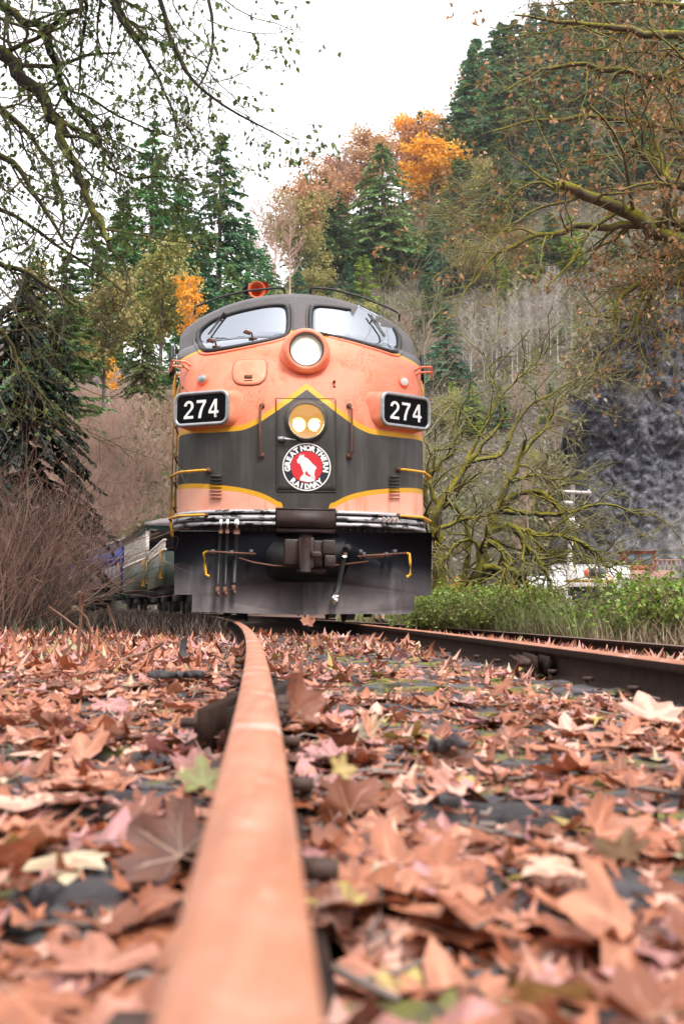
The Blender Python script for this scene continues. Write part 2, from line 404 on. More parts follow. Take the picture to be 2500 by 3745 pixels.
# body shell ----------------------------------------------------------
def build_body():
    zl = np.concatenate([np.linspace(1.33, 2.2, 10), np.linspace(2.3, 3.7, 26), np.linspace(3.74, 3.9, 6), np.linspace(3.95, 4.4, 10),
                         np.linspace(4.43, 4.6, 9), [4.62, 4.64, 4.653, 4.665, 4.673, 4.68, 4.685]])
    t = np.linspace(-1, 1, 109); q = np.sin(t * math.pi / 2)           # denser toward the corners
    rows = []
    for z in zl:
        w = half_w(z); x = q * w
        y = prof_y(z) + corner(z) * (1 - (1 - np.abs(q) ** EXP) ** (1 / EXP))
        zz = z - drop(z) * (x / HW) ** 2
        front = np.c_[x, y, zz]
        ys = [15.2, 9, 5, 3.2]
        lft = np.array([[x[0], yy, zz[0]] for yy in ys]); rgt = np.array([[x[-1], yy, zz[-1]] for yy in ys[::-1]])
        rows.append(np.concatenate([lft, front, rgt]))
    V = np.array(rows); r, c, _ = V.shape
    i = np.arange(r - 1)[:, None] * c; j = np.arange(c - 1)[None]
    F = np.stack(np.broadcast_arrays(i + j, i + j + 1, i + c + j + 1, i + c + j), -1).reshape(-1, 4)
    b = MB().add(V.reshape(-1, 3), F)
    top = V[-1]; n = len(top)            # close the roof
    b.add(np.concatenate([top, top * [0, 1, 1] + [0, 0, .06]]), np.stack([np.arange(n - 1), np.arange(1, n), np.arange(1, n) + n, np.arange(n - 1) + n], 1))
    rear = V[:, 0]; rear2 = V[:, -1]; n = len(rear)
    b.add(np.concatenate([rear, rear2]), np.stack([np.arange(n - 1), np.arange(1, n), np.arange(1, n) + n, np.arange(n - 1) + n], 1))
    bot = V[0]; n = len(bot); h = n // 2
    b.add(np.concatenate([bot[:h], bot[::-1][:h]]), np.stack([np.arange(h - 1), np.arange(1, h), np.arange(1, h) + h, np.arange(h - 1) + h], 1))
    return b.obj('body_shell', MT['nose'], loco, True)
build_body()

def patch(outline, off, back=.03, rings=6, name='panel', m=None, parent=loco, smooth=True, local=False, c0=None):
    """a plate that follows the nose: outline in photograph pixels (or local x,z)"""
    O = np.asarray(outline, float)
    if not local: h = hits(O); O = h[:, [0, 2]]
    c = O.mean(0) if c0 is None else np.asarray(c0); n = len(O)
    V = [[c[0], nose_y(c[0], c[1]) - off, c[1]]]
    for k in range(1, rings + 1):
        R = c + (O - c) * k / rings
        V += np.c_[R[:, 0], nose_y(R[:, 0], R[:, 1]) - off, R[:, 1]].tolist()
    V += np.c_[O[:, 0], nose_y(O[:, 0], O[:, 1]) - off + back, O[:, 1]].tolist()
    i = np.arange(n); j = (i + 1) % n; F3 = np.stack([np.zeros(n, int), 1 + i, 1 + j], 1)
    F4 = np.concatenate([np.stack([1 + k * n + i, 1 + (k + 1) * n + i, 1 + (k + 1) * n + j, 1 + k * n + j], 1) for k in range(rings)])
    me = MB().add(V, [F3, F4]).mesh(name, m, False)
    return obj(name, me, parent), np.asarray(V[1 + (rings - 1) * n:1 + rings * n])
def rrect(x0, y0, x1, y1, r, n=6, quad=None):
    """rounded rectangle outline; quad = four corners to map onto"""
    P = []
    for cx, cy, a0 in ((x1 - r, y1 - r, 0), (x0 + r, y1 - r, 90), (x0 + r, y0 + r, 180), (x1 - r, y0 + r, 270)):
        for a in np.linspace(a0, a0 + 90, n): P.append((cx + r * math.cos(math.radians(a)), cy + r * math.sin(math.radians(a))))
    return np.array(P)
def densify(P, n=90):
    P = np.asarray(P, float); Q = np.vstack([P, P[:1]]); d = np.r_[0, np.cumsum(np.linalg.norm(np.diff(Q, axis=0), axis=1))]
    s = np.linspace(0, d[-1], n, endpoint=False); return np.c_[np.interp(s, d, Q[:, 0]), np.interp(s, d, Q[:, 1])]
def smoothpoly(P, it=3):
    P = np.asarray(P, float)
    for _ in range(it):
        Q = np.roll(P, -1, 0); P = np.stack([.78 * P + .22 * Q, .22 * P + .78 * Q], 1).reshape(-1, 2)
    return densify(P)
def loop_tube(name, pts, r, m, parent=loco, n=8):
    return MB().tube(pts, r, n, closed=True).obj(name, m, parent, True)

# windshields
WL = [(460, 792), (468, 805), (490, 805), (560, 793), (640, 777), (660, 767), (663, 740), (661, 707), (650, 700), (610, 702), (540, 717), (490, 735), (460, 758), (452, 775)]
WR = [(711, 752), (714, 762), (735, 766), (800, 780), (870, 799), (900, 809), (913, 805), (915, 780), (908, 760), (890, 743), (840, 722), (780, 707), (725, 702), (712, 708)]
glass_parts = []
for W in (WL, WR):
    O = smoothpoly(np.array(W) * D, 3)
    g, edge = patch(O, .022, .04, 8, 'windshield', MT['glass'])
    for p in g.data.polygons: p.use_smooth = True
    loop_tube('gasket', edge, .030, MT['black'], g)
    c = O.mean(0); O2 = c + (O - c) * [1.075, 1.16]
    h = hits(O2); h[:, 1] -= .004
    loop_tube('window_surround', h, .020, MT['nose'], g)
    glass_parts.append(g)
for g, pts in ((glass_parts[0], [(526, 708), (505, 733), (478, 770)]), (glass_parts[1], [(834, 712), (852, 737), (879, 776)])):
    h = hits(np.array(pts) * D); h[:, 1] -= .07
    b = MB().tube([h[0] + [0, .05, .02], h[0], h[1]], [.022, .014, .010], 6)
    d = h[2] - h[1]
    b.tube([h[1] - d * .35, h[2]], .011, 5); b.tube([h[1] - d * .30 + [.03, 0, .0], h[2] + [.02, 0, .01]], .008, 5)
    b.tube([h[1] + [0, 0, 0], h[1] + [.0, .06, 0]], .010, 5)
    b.lathe(h[0] + [0, .06, .0], (0, -1, 0), [(0, .04), (.05, .035), (.06, 0)], 12)
    b.obj('wiper', MT['dark_steel'], g, True)

# upper headlight: rounded orange housing, dark rim, reflector, lit bulb, lens
def headlight(px, py, r_house, r_lens, off, m_house, name, flare):
    c0 = to_local(EYE); c = hit(px, py); a = np.array([0, -1.0, .03])
    yt = nose_y(0, c[2] - r_house + .02) + .02; c = c0 + (c - c0) * ((yt - c0[1]) / (c[1] - c0[1])); e = MB()
    e.lathe(c + [0, off, 0], a, [(-.62, r_house + flare), (-.02, r_house + flare * .35), (off * 0 + .07, r_house), (.12, r_house - .012), (.145, r_house - .035), (.15, r_lens + .02), (.14, r_lens + .012), (.10, r_lens + .004)], 48)
    h = e.obj(name, m_house, loco, True)
    f = c + [0, off - .125, 0]
    MB().lathe(f, a, [(0, r_lens + .012), (.016, r_lens + .012), (.018, r_lens - .004), (0, r_lens - .006)], 48).obj('headlight_rim', MT['black'], h, True)
    return h, f, a
hl, f, a = headlight(701 * D, 809 * D, .292, .202, .0, MT['orange'], 'headlight', .05)
MT['reflector'] = mat('silvered_reflector', (.80, .79, .76), .22, .9)
MT['dirty_refl'] = mat('grey_glass_diffuser', (.72, .70, .68), .5)
MT['bulb'] = emit('lit_upper_bulb', (1, .86, .58), 7)
MT['bulb2'] = emit('lit_lower_bulb', (1, .80, .42), 45); MT['bowl'] = emit('glowing_lamp_bowl', (1, .62, .20), 1.1)
MT['glow'] = emit('warm_glowing_reflector', (1, .47, .10), .36)  # lamp glow on the bowls and reflector is put in as emission
MB().lathe(f, a, [(-.02, .204), (-.02, .165), (-.05, .15), (-.12, .10), (-.15, .03), (-.15, 0)], 40).obj('reflector', MT['dirty_refl'], hl, True)
MB().lathe(f + [0, .10, 0], a, [(0, .0), (.0, .085), (.03, .078), (.05, .05), (.055, 0)], 24).obj('bulb', MT['bulb'], hl, True)
MB().lathe(f, a, [(.0, .206), (.012, .15), (.018, .08), (.02, 0)], 40).obj('lens', MT['lens'], hl, True)

# nose door
DQ = np.array([(632.5, 914), (769, 915.5), (770.5, 1128), (634.5, 1127)]) * D
O = densify(DQ, 120)
door, dedge = patch(O, .010, .03, 8, 'nose_door', MT['nose'])
loop_tube('door_seam', dedge + [0, .004, 0], .0075, MT['black'], door, 5)
# lower twin headlight in the door
cl = hit(702 * D, 968 * D)
e = MB().lathe(cl, (0, -1, 0), [(-.02, .285), (.015, .268), (.05, .245), (.075, .236), (.09, .226), (.085, .212), (.03, .205)], 48)
lh = e.obj('lower_headlight', MT['nose'], door, True)
MT['door_grey'] = mat('dark_grey_housing_paint', (.055, .050, .044), .35, 0, (.09, .085, .08), 6)
lh.data.materials.clear(); lh.data.materials.append(MT['door_grey'])
MB().lathe(cl, (0, -1, 0), [(.066, .206), (.050, .16), (.038, .09), (.034, 0)], 40).obj('lower_reflector', MT['glow'], door, True)
for px_, rr in ((683.5, .060), (721, .052)):
    p = hit(px_ * D, 976 * D); p[1] = cl[1] - .050
    MB().lathe(p, (0, -1, 0), [(-.03, rr), (.0, rr), (.014, rr * .75), (.02, 0)], 24).obj('lamp', MT['bulb2'], door, True)
    MB().lathe(p, (0, -1, 0), [(.006, rr + .030), (-.002, rr + .014), (-.012, rr - .004)], 28).obj('lamp_bowl', MT['bowl'], door, True)
MB().lathe(cl, (0, -1, 0), [(.06, .208), (.07, .15), (.078, .08), (.08, 0)], 40).obj('lower_lens', MT['lens'], door, True)
p = hit(640 * D, 1008 * D); p[1] -= .03
MB().box(p + [.03, 0, 0], (.09, .04, .055)).tube([p + [.03, -.03, 0], p + [.09, -.035, -.005], p + [.20, -.03, -.012]], [.018, .016, .006], 8).obj('door_handle', MT['steel'], door, True)

# round emblem on the door
ec = hit(703 * D, 1071.5 * D); ER = .292
def disc(r0, r1, off, n=64):
    th = np.linspace(0, 2 * math.pi, n, endpoint=False); V = []
    for r in (r0, r1):
        x = ec[0] + r * np.cos(th); z = ec[2] + r * np.sin(th); V.append(np.c_[x, nose_y(x, z) - off, z])
    i = np.arange(n); j = (i + 1) % n
    return MB().add(np.concatenate(V), np.stack([i, j, j + n, i + n], 1))
disc(ER - .014, ER, .018).obj('emblem_border', MT['white'], door)
disc(ER * .655, ER - .014, .017).obj('emblem_ring', MT['navy'], door)
disc(.001, ER * .655, .0175).obj('emblem_field', MT['red'], door)
def glyphs(txt, size, offset=0.0, sx=1.0):
    c = bpy.data.curves.new('txt', 'FONT'); c.body = txt; c.size = size; c.align_x = 'CENTER'; c.offset = offset; c.resolution_u = 4
    o = bpy.data.objects.new('txt', c); COL.objects.link(o); bpy.context.view_layer.update()
    dg = bpy.context.evaluated_depsgraph_get(); me = bpy.data.meshes.new_from_object(o.evaluated_get(dg))
    V = np.array([v.co[:] for v in me.vertices]).reshape(-1, 3); F = [list(p.vertices) for p in me.polygons]
    bpy.data.objects.remove(o); bpy.data.curves.remove(c); bpy.data.meshes.remove(me)
    V[:, 0] *= sx
    T = []
    for f in F:
        for k in range(1, len(f) - 1): T.append((f[0], f[k], f[k + 1]))
    return V, np.array(T)
def ring_text(b, word, a0, a1, r, size, inward):
    for ch, a in zip(word, np.linspace(a0, a1, len(word))):
        V, T = glyphs(ch, size, .0055)
        V = V - [V[:, 0].mean() if ch not in 'L' else (V[:, 0].min() + V[:, 0].max()) / 2, size * .36, 0]
        t = math.radians(a)
        up = np.array([math.cos(t), math.sin(t)]) * (1 if inward else -1); rt = np.array([up[1], -up[0]])
        q = np.array([math.cos(t), math.sin(t)]) * r + V[:, :1] * rt + V[:, 1:2] * up
        x, z = ec[0] + q[:, 0], ec[2] + q[:, 1]
        MB().add(np.c_[x, nose_y(x, z) - .020, z], T).obj('letter', MT['white'], door)
b = MB(); rt_ = ER * .80
ring_text(b, 'GREAT', 186, 123, rt_, .086, True); ring_text(b, 'NORTHERN', 102, -7, rt_, .086, True)
ring_text(b, 'RAILWAY', 228, 312, rt_, .086, False)
# the goat on its rock (traced in emblem units, centre 750,1640, radius 490)
GOAT = [(625, 1385), (640, 1375), (628, 1405), (645, 1412), (700, 1372), (672, 1412), (700, 1398), (682, 1420), (698, 1418), (690, 1432), (770, 1470), (830, 1530),
        (870, 1580), (910, 1605), (955, 1660), (925, 1690), (912, 1740), (905, 1800), (920, 1835), (912, 1925), (780, 1950), (612, 1915), (625, 1850), (680, 1795), (690, 1770),
        (660, 1700), (640, 1640), (615, 1590), (610, 1545), (585, 1582), (555, 1545), (550, 1505), (580, 1470), (590, 1430)]
HOLES = [[(722, 1745), (752, 1722), (790, 1790), (835, 1805), (828, 1845), (735, 1808), (720, 1785)], [(862, 1815), (880, 1850), (876, 1880), (858, 1858)]]
def flat_poly(P, off, m, name):
    from mathutils.geometry import tessellate_polygon
    P = np.asarray(P, float); x = ec[0] + (P[:, 0] - 750) / 490 * ER; z = ec[2] - (P[:, 1] - 1640) / 490 * ER
    T = tessellate_polygon([[Vector((a_, b_, 0)) for a_, b_ in zip(x, z)]])
    return MB().add(np.c_[x, nose_y(x, z) - off, z], np.array(T)).obj(name, m, door)
flat_poly(GOAT, .0205, MT['white'], 'emblem_goat')
for hpoly in HOLES: flat_poly(hpoly, .0225, MT['red'], 'emblem_gap')

# hatch left of the headlight
hatch, hedge = patch(densify(smoothpoly(np.array([(540, 827), (575, 825), (611, 824.5), (613, 850), (608, 872), (590, 884), (548, 884), (534, 872), (533, 845)]) * D, 2), 80), .014, .03, 5, 'hatch', MT['orange'])
loop_tube('hatch_seam', hedge + [0, .005, 0], .006, MT['rust'], hatch, 5)
q = hits(np.array([(560, 861), (579, 860.5), (578, 868), (560, 868.5)]) * D); q[:, 1] -= .018
MB().add(np.concatenate([q, q + [0, -.006, 0]]), np.array([[4, 5, 6, 7], [0, 4, 7, 3], [1, 2, 6, 5], [0, 1, 5, 4], [3, 7, 6, 2]])).obj('hatch_latch', MT['rust'], hatch)
q = hits(np.array([(560, 874), (578, 873)]) * D); q[:, 1] -= .018
MB().tube(q, .006, 5).obj('hatch_hinge', MT['rust'], hatch)

# class lights
for px_, py_ in ((466, 872), (923, 878)):
    c = hit(px_ * D, py_ * D); d = np.array([.25 * (-1 if px_ < 700 else 1), -1, .05]); d /= np.linalg.norm(d)
    s_ = MB().lathe(c, d, [(-.05, .085), (.02, .075), (.055, .062), (.065, .056), (.05, .05)], 24).obj('class_light', MT['orange'], loco, True)
    MB().lathe(c, d, [(.02, .052), (.02, .03), (.0, 0)], 20).lathe(c, d, [(.062, .053), (.07, .03), (.073, 0)], 20).obj('lens', MT['steel'] if px_ < 700 else MT['dirty_refl'], s_, True)

# number boards
def arc(cx, cy, rx, ry, a0, a1, n=14): return [(cx + rx * math.cos(math.radians(a)), cy + ry * math.sin(math.radians(a))) for a in np.linspace(a0, a1, n)]
DIG = {   # bold condensed figures in a 0.62 x 1 cell: quads of a stroke as (outer, inner) pairs
 '2': arc(.31, .70, .30, .30, 180, -42) + [(.20, .155), (.60, .155), (.60, 0), (.0, 0), (.0, .12)] + [(.395, .545)] + arc(.31, .70, .135, .155, -35, 180),
 '7': [(.02, 1), (.61, 1), (.61, .865), (.44, .56), (.35, .27), (.31, 0), (.135, 0), (.175, .27), (.27, .55), (.43, .845), (.02, .845)],
 '4': [(.345, 1), (.51, 1), (.51, .365), (.61, .365), (.61, .225), (.51, .225), (.51, 0), (.355, 0), (.355, .225), (.0, .225), (.0, .375)]}
def digit_mesh(ch):
    from mathutils.geometry import tessellate_polygon
    loops = [DIG[ch]]
    if ch == '4': loops.append([(.355, .365), (.355, .755), (.135, .365)])
    T = np.array(tessellate_polygon([[Vector((x_, y_, 0)) for x_, y_ in lp] for lp in loops])); P = np.array([p for lp in loops for p in lp])
    return np.c_[P - [.305, .5], np.zeros(len(P))], T
def number_board(px_, py_, sgn):
    c = hit(px_ * D, py_ * D); c[1] = .20; yaw = math.radians(27) * sgn
    cam_l = to_local(EYE); t = (.20 - cam_l[1]) / (hit(px_ * D, py_ * D)[1] - cam_l[1]); c = cam_l + (hit(px_ * D, py_ * D) - cam_l) * t
    R = np.array(Matrix.Rotation(yaw, 3, 'Z')); W, H, r = .765, .435, .115
    def ringo(w, h, rr, y, sh=0, sc=1, dz=0):
        P = rrect(-w / 2, -h / 2, w / 2, h / 2, rr, 8); q = np.c_[P[:, 0] * sc + sh, np.full(len(P), y), P[:, 1] + dz]; return q @ R.T + c
    def loft(rings_, m, name, par, cap=False):
        n = len(rings_[0]); i = np.arange(n); j = (i + 1) % n; b = MB().add(np.concatenate(rings_), np.concatenate([np.stack([i + k * n, j + k * n, j + (k + 1) * n, i + (k + 1) * n], 1) for k in range(len(rings_) - 1)]))
        if cap: b.add(np.vstack([rings_[-1], rings_[-1].mean(0)]), np.stack([i, j, np.full(n, n)], 1))
        return b.obj(name, m, par, True)
    ins = -sgn            # direction toward the centre line
    nb = loft([ringo(W + .20, H + .14, r + .06, .62, ins * .16), ringo(W + .06, H + .05, r + .03, .20, ins * .07), ringo(W + .01, H + .01, r, .06, ins * .015), ringo(W - .01, H - .01, r, .0)], MT['orange'], 'number_board', loco)
    nb['label'] = 'orange box with black number board reading 274'
    loft([ringo(W, H, r, .012), ringo(W, H, r, -.012), ringo(W - .02, H - .02, r - .01, -.024), ringo(W - .085, H - .085, r - .045, -.022), ringo(W - .095, H - .095, r - .05, -.004)], MT['steel'], 'board_frame', nb)
    loft([ringo(W - .09, H - .09, r - .05, -.002), ringo(W - .2, H - .2, .03, -.004)], MT['panel'], 'board_panel', nb, True)
    for k, ch in enumerate('274'):
        V, T = digit_mesh(ch); V = V * .225
        q = np.c_[V[:, 0] + (k - 1) * .172 + .0, np.full(len(V), -.008), V[:, 1] - .005]
        MB().add(q @ R.T + c, T).obj('digit', MT['white'], nb)
number_board(462, 937.5, -1); number_board(930, 943.5, 1)

# vertical handrails beside the door, with bracket knobs
for P in ([(601, 931), (596, 942), (596, 1035), (600, 1045)], [(800, 931), (805, 942), (806, 1040), (801, 1047)]):
    h = hits(np.array(P) * D); h[1:3, 1] -= .075; h[0, 1] -= .02; h[3, 1] -= .02
    g = MB().tube(h, .0145, 8).obj('handrail', MT['rust'], loco, True)
    for k in (0, 3):
        MB().lathe(h[k] + [0, .03, 0], (0, -1, 0), [(0, .036), (.03, .034), (.05, .02), (.052, 0)], 14).obj('bracket', MT['rust'], g, True)
# yellow corner grab irons
for P in ([(402, 1078), (440, 1078), (478, 1080)], [(981, 1083), (950, 1078), (914, 1078)], [(404, 1184), (440, 1184), (474, 1182)], [(980, 1189), (950, 1186), (912, 1184)]):
    h = hits([P[2] if False else (P[2][0] * D, P[2][1] * D)])[0]
    sg = -1 if P[0][0] < 700 else 1
    x1 = sg * 1.66
    pts = [h + [0, -.03, 0], h + [sg * .05, -.06, .0], [h[0] + sg * .35, nose_y(min(1.59, abs(h[0]) + .30), h[2]) - .12, h[2] + .005], [x1 + sg * .02, .85, h[2] + .0], [x1 + sg * .02, 1.15, h[2]]]
    g = MB().tube(pts, .016, 8).obj('grab_iron', MT['yellow'], loco, True)
    MB().lathe(h + [0, 0, 0], (0, -1, 0), [(0, .036), (.05, .032), (.06, 0)], 14).obj('bracket', MT['rust'], g, True)
# louvres
for x0, x1, ys in ((482, 508, np.linspace(1092, 1140, 7)), (893, 916, np.linspace(1093, 1141, 7))):
    for y_ in ys:
        q = hits(np.array([(x0, y_ - 2.2), (x1, y_ - 2.2), (x1, y_ + 2.8), (x0, y_ + 2.8)]) * D)
        q2 = q.copy(); q2[:, 1] -= [.004, .004, .042, .042]; q2[2:, 2] += .006
        MB().add(np.concatenate([q, q2]), np.array([[4, 5, 6, 7], [0, 4, 7, 3], [1, 2, 6, 5], [3, 7, 6, 2]])).obj('louver', MT['nose'], loco)

# orange tie-down hooks below the left windshield, ladder irons at the shoulders
for px_, py_ in ((497, 797), (580, 778)):
    h = hit(px_ * D, py_ * D)
    MB().box(h + [0, -.02, .0], (.11, .05, .02)).tube([h + [0, -.02, 0], h + [-.02, -.08, .06], h + [-.10, -.13, .075], h + [-.12, -.10, .06], h + [-.04, -.05, .05]], .014, 6).obj('tie_down_hook', MT['rust'], loco, True)
for sg, P in ((-1, [(437, 838), (407, 826)]), (1, [(950, 850), (966, 845)])):
    h = hits([(P[0][0] * D, P[0][1] * D)])[0]
    for k in (0, 1):
        o_ = np.array([0, 0, -.07 * k])
        MB().tube([h + o_, h + [sg * .06, -.06, .03] + o_, h + [sg * .22, -.02, .05] + o_, h + [sg * .26, .12, .02] + o_], .017, 6).obj('shoulder_step', MT['orange'], loco, True)
h = hit(766 * D, 876 * D); MB().lathe(h, (0, -1, 0), [(0, .02), (.03, .018), (.05, .012), (.06, 0)], 10).lathe(h - [0, 0, .07], (0, -1, 0), [(0, .026), (.03, .02), (.05, 0)], 10).obj('bell_pull', MT['rust'], loco, True)

# side ladders rails at the cab doors, cab side windows, rear-view mirror
for sg in (-1, 1):
    for y_ in (1.62, 2.35):
        MB().tube([[sg * 1.58, y_, 3.30], [sg * 1.69, y_, 3.33], [sg * 1.71, y_, 3.2], [sg * 1.71, y_, 1.25], [sg * 1.69, y_, 1.12], [sg * 1.58, y_, 1.1]], .020, 8).obj('side_handrail', MT['yellow'], loco, True)
    for z_ in (1.15, 1.5, 1.85, 2.2, 2.62):
        MB().tube([[sg * 1.6, 1.66, z_], [sg * 1.69, 1.7, z_], [sg * 1.69, 2.28, z_], [sg * 1.6, 2.32, z_]], .014, 6).obj('side_step', MT['rust'], loco, True)
    w_ = MB().box((sg * 1.672, 2.95, 3.55), (.03, .75, .55)).obj('side_window', MT['glass'], loco)
    MB().tube([[sg * 1.66, 2.56, 3.26], [sg * 1.66, 3.34, 3.26], [sg * 1.69, 3.34, 3.84], [sg * 1.69, 2.56, 3.84]], .03, 6, closed=True).obj('gasket', MT['black'], w_)
    for y_ in (5.5, 8.4, 11.3):
        MB().lathe((sg * 1.60, y_, 3.0), (sg, 0, 0), [(.0, .26), (.03, .25), (.03, .21), (.015, .2), (.015, 0)], 24).obj('porthole', MT['dark_steel'], loco, True)
    MB().box((sg * 1.79, 2.1, 3.62), (.05, .10, .42)).tube([[sg * 1.66, 2.3, 3.8], [sg * 1.79, 2.15, 3.8]], .012, 5).obj('wind_deflector', MT['black'], loco)

# roof grab hoops and horns
for P in ([(446, 716), (448, 704), (500, 683), (560, 668), (640, 660), (651, 661), (654, 669)], [(712, 669), (713, 660), (760, 663), (830, 681), (900, 710), (916, 720), (916, 731)]):
    pts = []
    for x_, y_ in P:
        q = to_local(at(x_ * D, y_ * D, 14.0)); pts.append(q)
    pts = np.array(pts)
    for k in (0, -1): pts[k] = pts[k] + np.array([0, .06, -.02])
    s = np.linspace(0, len(pts) - 1, 24); pts = np.stack([np.interp(s, np.arange(len(pts)), pts[:, k]) for k in range(3)], 1)
    MB().tube(pts, .016, 6).obj('roof_grab_rail', MT['black'], loco, True)
MT['horn'] = mat('red_orange_horn_paint', (.72, .13, .035), .45, 0, (.45, .08, .02), 6)
for px_, py_, Y_, r_ in ((589, 664.5, 14.6, .135), (604, 660, 15.2, .10)):
    q = to_local(at(px_ * D, py_ * D, Y_))
    hn = MB().lathe(q, (.03, -1, 0), [(-.62, .02), (-.35, .032), (-.18, .055), (-.06, .095), (0, r_), (.006, r_), (-.06, .085), (-.2, .045), (-.22, 0)], 28).obj('horn', MT['horn'], loco, True)
    MB().cyl(q + [0, .35, 0], q + [0, .35, -.25], .02, n=8).obj('horn_stand', MT['black'], hn)
q = to_local(at(566 * D, 668 * D, 14.9)); MB().lathe(q, (0, -1, 0), [(-.3, .03), (-.1, .05), (0, .075), (-.05, .05), (-.1, 0)], 20).obj('horn', MT['black'], loco, True)

# anticlimber bands under the body
def skirt_ring(z0, z1, off0, off1, name, m, x0, x1, parent=loco, n=40):
    x = np.linspace(x0, x1, n); q = np.abs(x) / (HW + .04)
    y = 1.2 * (1 - (1 - np.clip(q, 0, 1) ** EXP) ** (1 / EXP))
    sx = np.sign(x) * np.clip(q - .6, 0, 1) * 0
    V = np.concatenate([np.c_[x, y + .3, np.full(n, z0)], np.c_[x, y - off0, np.full(n, z0)], np.c_[x, y - off1, np.full(n, z1)], np.c_[x, y + .3, np.full(n, z1)]])
    i = np.arange(n - 1)
    return MB().add(V, np.concatenate([np.stack([i + k * n, i + 1 + k * n, i + 1 + (k + 1) * n, i + (k + 1) * n], 1) for k in range(3)])).obj(name, m, parent)
for sg in (-1, 1):
    a0, a1 = (-1.635, -.365) if sg < 0 else (.365, 1.635)
    skirt_ring(1.295, 1.335, .035, .02, 'bumper_band', MT['band'], a0, a1)
    skirt_ring(1.215, 1.270, .050, .02, 'bumper_band', MT['band'], a0, a1)
    skirt_ring(1.150, 1.195, .060, .03, 'bumper_band', MT['band'], a0, a1)
    sill = skirt_ring(1.06, 1.335, -.02, -.02, 'sill_plate', MT['dark_steel'], a0, a1)
    for x_ in np.linspace(.45, 1.5, 13):
        y_ = 1.2 * (1 - (1 - (x_ / 1.64) ** EXP) ** (1 / EXP)) + .02
        MB().lathe((sg * x_, y_, 1.105), (0, -1, 0), [(0, .019), (.016, .015), (.02, 0)], 8).obj('rivet', MT['dark_steel'], sill)
MB().box((0.0, .03, 1.225), (.70, .16, .20)).box((0, .05, 1.345), (.72, .13, .03)).box((0, .04, 1.085), (.70, .13, .05)).obj('coupler_pocket_plate', MT['coupler'], loco)
# plow: one bent plate with a cut-out, side steps and a crease
def plow_pt(px_, py_):
    q = None; lo, hi = 11.3, 13.0
    for _ in range(30):
        md = (lo + hi) / 2; q = to_local(at(px_ * D, py_ * D, md))
        if q[1] > -.14 + .14 * abs(q[0]) - .0 * q[2]: hi = md
        else: lo = md
    return q
def plow_poly(P, name, m, parent=loco, th=.02):
    from mathutils.geometry import tessellate_polygon
    q = np.array([plow_pt(*p) for p in P]); n = len(q)
    T = np.array(tessellate_polygon([[Vector((a_[0], a_[2], 0)) for a_ in q]]))
    i = np.arange(n); j = (i + 1) % n
    return MB().add(np.concatenate([q, q + [0, th, 0]]), [T, T[:, ::-1] + n, np.stack([i, j, j + n, i + n], 1)]).obj(name, m, parent)
LEFTP = [(399, 1219), (636, 1219), (630, 1238), (612, 1262), (608, 1300), (618, 1324), (634, 1334), (695, 1336), (695, 1411), (660, 1409), (600, 1408), (441, 1403), (441, 1364), (400, 1364)]
RIGHTP = [(695, 1336), (770, 1334), (790, 1322), (797, 1300), (800, 1265), (788, 1238), (770, 1222), (990, 1222), (988, 1366), (950, 1366), (950, 1395), (942, 1409), (860, 1408), (730, 1409), (712, 1413), (695, 1411)]
pl = plow_poly(LEFTP, 'plow_plate', MT['plow']); plow_poly(RIGHTP, 'plow_plate', MT['plow'])
MB().box((0, .10, .80), (3.0, .02, .55)).obj('recess_shade_sheet', MT['black'], loco)  # flat black sheet standing in for the shade inside the coupler opening
# coupler
def cpl(px_, py_, y): 
    c0 = to_local(EYE); t = plow_pt(px_, py_); k = (y - c0[1]) / (t[1] - c0[1]); return c0 + (t - c0) * k
q0 = cpl(710, 1270, -.35)
b = MB()
b.box(q0 + [-.21, .06, .01], (.17, .34, .30)).box(q0 + [-.05, -.06, .0], (.17, .30, .36)).box(q0 + [.09, .02, .0], (.12, .26, .30)).box(q0 + [.21, .0, .07], (.15, .32, .17)).box(q0 + [.225, -.02, -.09], (.13, .3, .14))
b.box(q0 + [0, .35, 0], (.30, .5, .28)).cyl(q0 + [-.06, -.18, -.20], q0 + [-.06, -.18, .20], .065, n=14).box(q0 + [.06, -.20, -.02], (.12, .08, .07))
b.box(q0 + [.02, .05, -.20], (.34, .2, .05))
cp = b.obj('coupler', MT['coupler'], loco)
bv = cp.modifiers.new('b', 'BEVEL'); bv.width = .018; bv.segments = 2
# hoses
def hose(name, P, y0, r, m, parent=loco):
    q = np.array([cpl(x_, y_, y0 + .02 * k) for k, (x_, y_) in enumerate(P)]); return MB().tube(q, r, 8).obj(name, m, parent, True), q
for P, r in (([(506.5, 1210), (503, 1260), (500, 1340)], .017), ([(521.5, 1210), (520, 1260), (517, 1340)], .017), ([(543, 1212), (541, 1270), (537, 1336)], .028)):
    hs_, q = hose('brake_hose', P, -.12, r, MT['hood'])
    MB().tube([q[0] + [0, .08, .09], q[0] + [0, .0, .06], q[0] + [0, 0, -.02]], [r * 1.1, r * 1.6, r * 1.25], 8).obj('hose_fitting', MT['chrome'], hs_, True)
    MB().tube([q[0] + [0, 0, -.0], q[0] + [0, 0, -.07]], r * 1.4, 8).obj('hose_ferrule', MT['rust'], hs_, True)
    MB().box(q[-1] + [-.005, -.01, -.08], (.045, .04, .10)).box(q[-1] + [.01, -.02, -.12], (.03, .05, .05)).obj('glad_hand', MT['rust'], hs_)
for x_ in (878, 889, 899, 907):
    h = hits([(x_ * D, 1193 * D)])[0]; h[1] -= .09
    MB().tube([h + [0, .1, .03], h, h + [0, -.02, -.045]], [.02, .024, .022], 8).obj('hose_stub', MT['chrome'], loco, True)
hs_, q = hose('air_hose', [(792, 1262), (786, 1290), (778, 1330), (770, 1368)], -.22, .034, MT['hood'])
